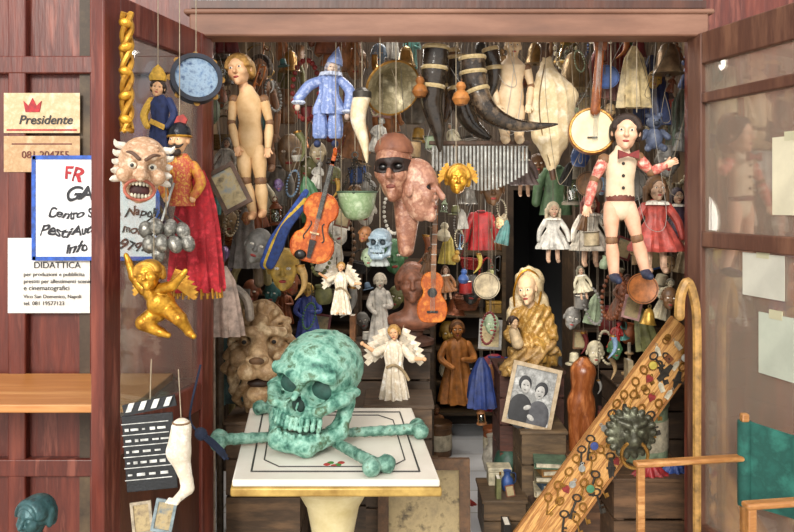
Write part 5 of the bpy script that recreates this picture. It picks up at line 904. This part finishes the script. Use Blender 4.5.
def goods():
    collect(); A=lambda *a,**k: run(lambda: place(*a,**k))
    A('doll',656,272,3.25,96,'#c8554a','long haired doll in a reddish dress hanging right of the marionette','#6a4a2c',hang=1)
    A('doll',553,262,3.4,60,'#ece7dc','white lace dressed doll hanging left of the dark marionette arm','#d2c0a0',hang=1)
    A('doll',590,266,3.3,72,'#e8decc','pale puppet in a white smock below the banjo','#8a3a2a',hang=1)
    H=[('bell',290,72,3.4,26,'#b88c44','brass bell hanging left of the blue clown puppet'),('basket',224,150,3.5,34,'#9a7a48','round wicker basket hanging left of the blond doll'),('lantern',222,84,3.5,42,'#5a5044','dark lantern hanging in the top left corner'),
    ('jug',288,124,3.4,34,'#8a6240','brown clay jug hanging right of the blond doll'),('mask',290,172,3.4,38,'#9a7c5c','dull brown mask hanging above the violin sash'),('beads',306,120,3.25,60,'#9a2f2a','red bead necklace hanging left of the blue clown puppet'),
    ('mask',356,80,3.2,32,'#aa8460','small brown carved mask beside the blue clown puppet'),('bell',406,66,3.4,24,'#b8924c','bronze bell hanging above the carved double face'),('pot',414,124,3.4,30,'#7a7268','grey iron pot hanging between flared horn and black horn'),
    ('cloth',484,60,3.4,34,'#afa99f','grey rag hanging left of the pale mannequin'),('bell',535,64,3.3,26,'#9a7a46','old copper bell hanging right of the pale mannequin'),('bell',575,90,3.2,46,'#b09468','tall brown cowbell hanging right of the bagpipe bag'),('beads',566,70,3.5,50,'#d2c49c','cream bead string hanging above the bagpipe bag'),
    ('lantern',574,205,3.4,44,'#7a7262','grey lantern hanging below the banjo'),('garment',556,215,3.4,50,'#5a7a56','small green jacket hanging below the bagpipe bag'),('garment',481,250,3.9,40,'#c0262a','small red coat hanging at the back left of the doorway'),('doll',524,196,3.5,50,'#7a6866','doll in dull mauve dress left of the green jacket'),
    ('cloth',634,108,3.2,62,'#d2ba88','straw coloured plaited cloth hanging above the marionette'),('cloth',652,125,3.4,70,'#33406a','dark blue rag hanging right of the banjo'),('teddy',654,152,3.25,40,'#66708a','slate blue plush bear hanging above the long haired doll'),('bell',668,74,3.2,38,'#8c7254','dark cowbell hanging in the top right corner'),
    ('cloth',682,150,3.2,60,'#7a8a78','grey green cloth hanging beside the right door jamb'),('beads',676,186,3.2,70,'#c4b694','long beige bead string beside the right door jamb'),('garment',612,90,3.45,50,'#8a322e','dark red waistcoat hanging right of the banjo neck'),('doll',677,250,3.25,62,'#6a566a','doll in dark purple dress beside the right door jamb'),
    ('horn',300,300,3.2,34,'#d2a866','golden shell shaped horn below the violin'),('mask',284,290,3.2,42,'#d4ac4e','gilded face mask below the blue yellow sash'),('cloth',246,268,3.4,60,'#a09a94','grey cloth hanging below the blond doll'),('garment',494,410,3.9,56,'#962030','dark red and blue garment hung below the seated statue'),('cloth',482,408,4.15,50,'#2f4280','navy cloth hanging below the seated statue'),('fig',457,402,4.1,82,'#c8803e','tall orange brown figurine hanging below the small guitar'),('cloth',220,402,3.2,90,'#547878','teal cloth hanging inside the left jamb'),('cloth',224,336,3.25,70,'#c4a898','beige cloth hanging left of the lion head')]
    for r in H: USED.add(r[6]); A(*r,hang=1,m=.5 if r[0] in('bell','trumpet') else 0,**(dict(c2='#2a3f80') if r[1]==494 else {}))
    pyb=lambda z,d:HY+(CZ-z)*F/d; zl=P(0,478,3.37)[2]
    G=[('fig',308,343,3.72,60,'#4454a8','blue robed figurine with golden head left of the skull top','#d0a850'),('cane',212,578,3.22,290,'#aa9a8a','grey thin walking stick leaning inside the left jamb'),('cane',220,553,3.45,300,'#7a6650','dark brown walking stick leaning inside the left jamb'),('cane',232,529,3.7,275,'#b8a874','bamboo walking stick leaning near the lion head'),
    ('bust',412,343,3.72,80,'#9a6248','reddish brown bust right of the white robed statuette'),('frame',424,578,3.22,118,'#6a4a2e','large brown picture frame leaning right of the skull table','#8a7a5c'),
    ('bottle',508,503,4.02,76,'#3a5e4e','tall dark green bottle on the floor left of the photograph','#8a8468'),('jug',494,471,4.5,36,'#c2baab','white jug on the floor beside the dark green bottle'),
    ('bottle',600,449,3.72,42,'#7a3a2c','dark red bottle behind the carved torso'),('heap',650,pyb(zl,3.41),3.41,14,'#b02c30','crumpled red cloth on the low bench under the plank'),('heap',676,pyb(zl,3.45),3.45,12,'#34509a','crumpled blue cloth on the low bench under the plank'),('heap',468,505,4.0,7,'#c0392e','small crumpled red cloth on the pale floor strip')]
    for r in G: run(lambda: fill(*r[:7],**(dict(c2=r[7]) if len(r)>7 else {})))
    for r in G: OCC.append(aabb(r[1],r[2],r[3],r[4],r[0])); USED.add(r[6])
    bc=['#7a2e28','#c8ba98','#3f5468','#6a6044','#9a6e3a','#4f6850']; bn=['dark red','cream','blue','olive','orange','green']
    for i in range(6):
        z=500-i*7; t=T('book',bn[i]+' book lying flat in the pile left of the plank','book',552+(-1)**i*2,z,3.45,'books piled on the stool',rz=(-1)**i*7)
        t('cover',MB().box((0,0,.6),(32,26,1.2)).box((0,0,6),(32,26,1.2)).box((-15.6,0,3.3),(1,26,6)),M(bc[i])); t('pages',MB().box((.5,0,3.3),(29,24,4.6)),M('#cfc4aa'))
    t=T('wooden_stool','low dark stool under the pile of books','stool',552,507,3.45); t('seat',MB().box((0,0,3),(42,34,5)),M('#4a3424'),bev=1)
    for a in (-1,1):
        for b in (-1,1): t('leg',MB().tube([(a*16,b*12,1),(a*18,b*14,-42)],2,7),M('#4a3424'))
    OCC.append((P(528,0,3.45).x,3.3,0,P(576,0,3.45).x,3.6,.5))
    SK=['bottle','bust','fig','jug','box','stick','pot','book','drum','fig','frame','plate','doll','mask','bust','fig','vase','shoe','tin']
    SK2=['box','tin','tin','book','stack','stack','fig','bust','shoe','drum','box','jug','frame','heap','fig','mask']
    for z,d,x0,x1,h0,h1,rel in ROWS:
        x=x0+1; low='bench' in rel or 'small crate' in rel; tries=0
        while x<x1-4 and tries<120:
            tries+=1; k=random.choice(SK2 if low else SK); h=random.uniform(h0,h1)
            if k in('bowl','box','drum','shoe'): h*=.55
            if k=='stack': h=random.uniform(4,6)
            if k=='heap': h=random.uniform(7,10)
            r=WID.get(k,.42)*h; px=x+r; py=HY+(CZ-z)*F/d
            if px+r>x1+3: x+=3; continue
            b=aabb(px,py,d,h,k)
            if not hit(b): auto(k,px,py,d,h,rel,b,not low); x=px+r+.2
            else: x+=4
    def hangtry(px,py,ds,hh=(18,34)):
        k=random.choice(HK); h=random.uniform(*hh)*(1.4 if k in('doll','cloth','garment','fig','beads') else 1)*(.5 if k in('hat','bowl','drum') else 1)
        for d in ds:
            b=aabb(px,py,d,h,k)
            if b[0]<-1.1 or b[3]>1.75 or veto(px,py,d,h,k) or hit(b): continue
            auto(k,px,py,d,h,relation(px,py-h/2),b,0,hang=1,m=.5 if k in('bell','trumpet') else 0,sw=random.uniform(-16,16)); return True
    for y in (62,82,104,126,148,170,194,218,242,268):
        for x in range(214,690,16):
            hangtry(x+random.uniform(-8,8),y+random.uniform(-12,12),(random.choice((3.2,3.35,3.5)),3.3,3.45,3.6,3.75,3.95,4.15),random.choice(((12,20),(18,32),(26,44))))
    FK=['box','shoe','pot','jug','basket','drum','bust','fig','bust','fig','mask','tin','stack','stack','tin','heap','frame','book']
    for i in range(420):
        d=random.uniform(3.45,5.05); py=HY+CZ*F/d; s=random.random()
        px=random.uniform(392,450) if s<.45 else random.uniform(480,612)
        k=random.choice(FK); h=random.uniform(18,50)*(.6 if k in('box','drum','shoe') else 1)
        if k in('stack','heap'): h=random.uniform(5,8)
        b=aabb(px,py,d,h,k)
        if hit(b) or veto(px,py,d,h,k): continue
        auto(k,px,py,d,h,'on the marble floor '+('right of the skull table' if s<.45 else 'left of the key plank'),b)
    for it in range(3):
        Z,B,rts=zbuf(5); gaps=[(c*5+2,r*5+2) for r in range(8,84) for c in range(43,138) if Z[r,c]>4.15]
        random.shuffle(gaps); n=0
        for x,y in gaps:
            if y>330 and x<476: continue
            if random.random()<.45 and hangtry(x+random.uniform(-3,3),y+12,[random.choice((3.35,3.5,3.65))+j*.12 for j in range(6)],(18,36) if it==0 else (12,24)): n+=1
        print('gaps',it,len(gaps),'hung',n)
    for i in range(44):
        x=random.uniform(212,684); y=random.uniform(60,230); d=random.choice((3.16,3.3)); e_=random.uniform(-30,40)
        pts=[P(x,15,d),P(x+random.uniform(-8,8),y*.5,d-.02),P(x+random.uniform(-18,18),y,d),P(x+e_*.5,y+random.uniform(-4,10),d),P(x+e_,y-random.uniform(10,40),d)]; o=ob('hanging_wire',MB().tube(crv([p-pts[0] for p in pts]),.0012,5),(STRING,M('#c8c4bc',b=0),IRON)[i%3]); o.location=pts[0]; tag(o,'thin loose wire dangling among the goods hung near the ceiling','wire','loose wires')
    # leave out small goods that stand wholly behind other things
    Z,B,rts=zbuf(4); u,cn=np.unique(B[B>=0],return_counts=True); cnt={rts[a]:b for a,b in zip(u,cn)}
    dead=[e for e in AUTO if cnt.get(e.name,0)<6]; print('auto',len(AUTO),'left out',len(dead))
    for e in dead:
        for o in list(e.children_recursive)+[e]: bpy.data.objects.remove(o)
run(goods)
# ================================================================ LIGHT, CAMERA
w=bpy.data.worlds.new('World'); SC.world=w; w.use_nodes=True; bg=w.node_tree.nodes['Background']; bg.inputs[0].default_value=(1,.985,.955,1); bg.inputs[1].default_value=1.45
sun=bpy.data.lights.new('Sun','SUN'); sun.energy=3.2; sun.angle=math.radians(18); sun.color=(1,.96,.88); so=bpy.data.objects.new('Sun',sun); COL.objects.link(so); so.rotation_euler=(math.radians(66),0,math.radians(-14))
for x,y,z,e in ((.1,3.75,2.75,38),(-.5,4.3,2.6,28),(.95,4.1,2.6,32),(.3,4.7,2.3,24),(.55,3.6,1.5,7)):  # unseen point lights added to brighten the shop interior
    l=bpy.data.lights.new('Lamp','POINT'); l.energy=e; l.shadow_soft_size=.2; l.color=(1,.93,.83); o=bpy.data.objects.new('Lamp',l); COL.objects.link(o); o.location=(x,y,z)
cam=bpy.data.cameras.new('Camera'); cam.sensor_width=36; cam.lens=36*F/794; cam.shift_y=-66/794; cam.clip_start=.05
co=bpy.data.objects.new('Camera',cam); COL.objects.link(co); co.location=(0,0,CZ); co.rotation_euler=(math.radians(90),0,0); SC.camera=co
try: SC.view_settings.view_transform='Standard'
except Exception: pass
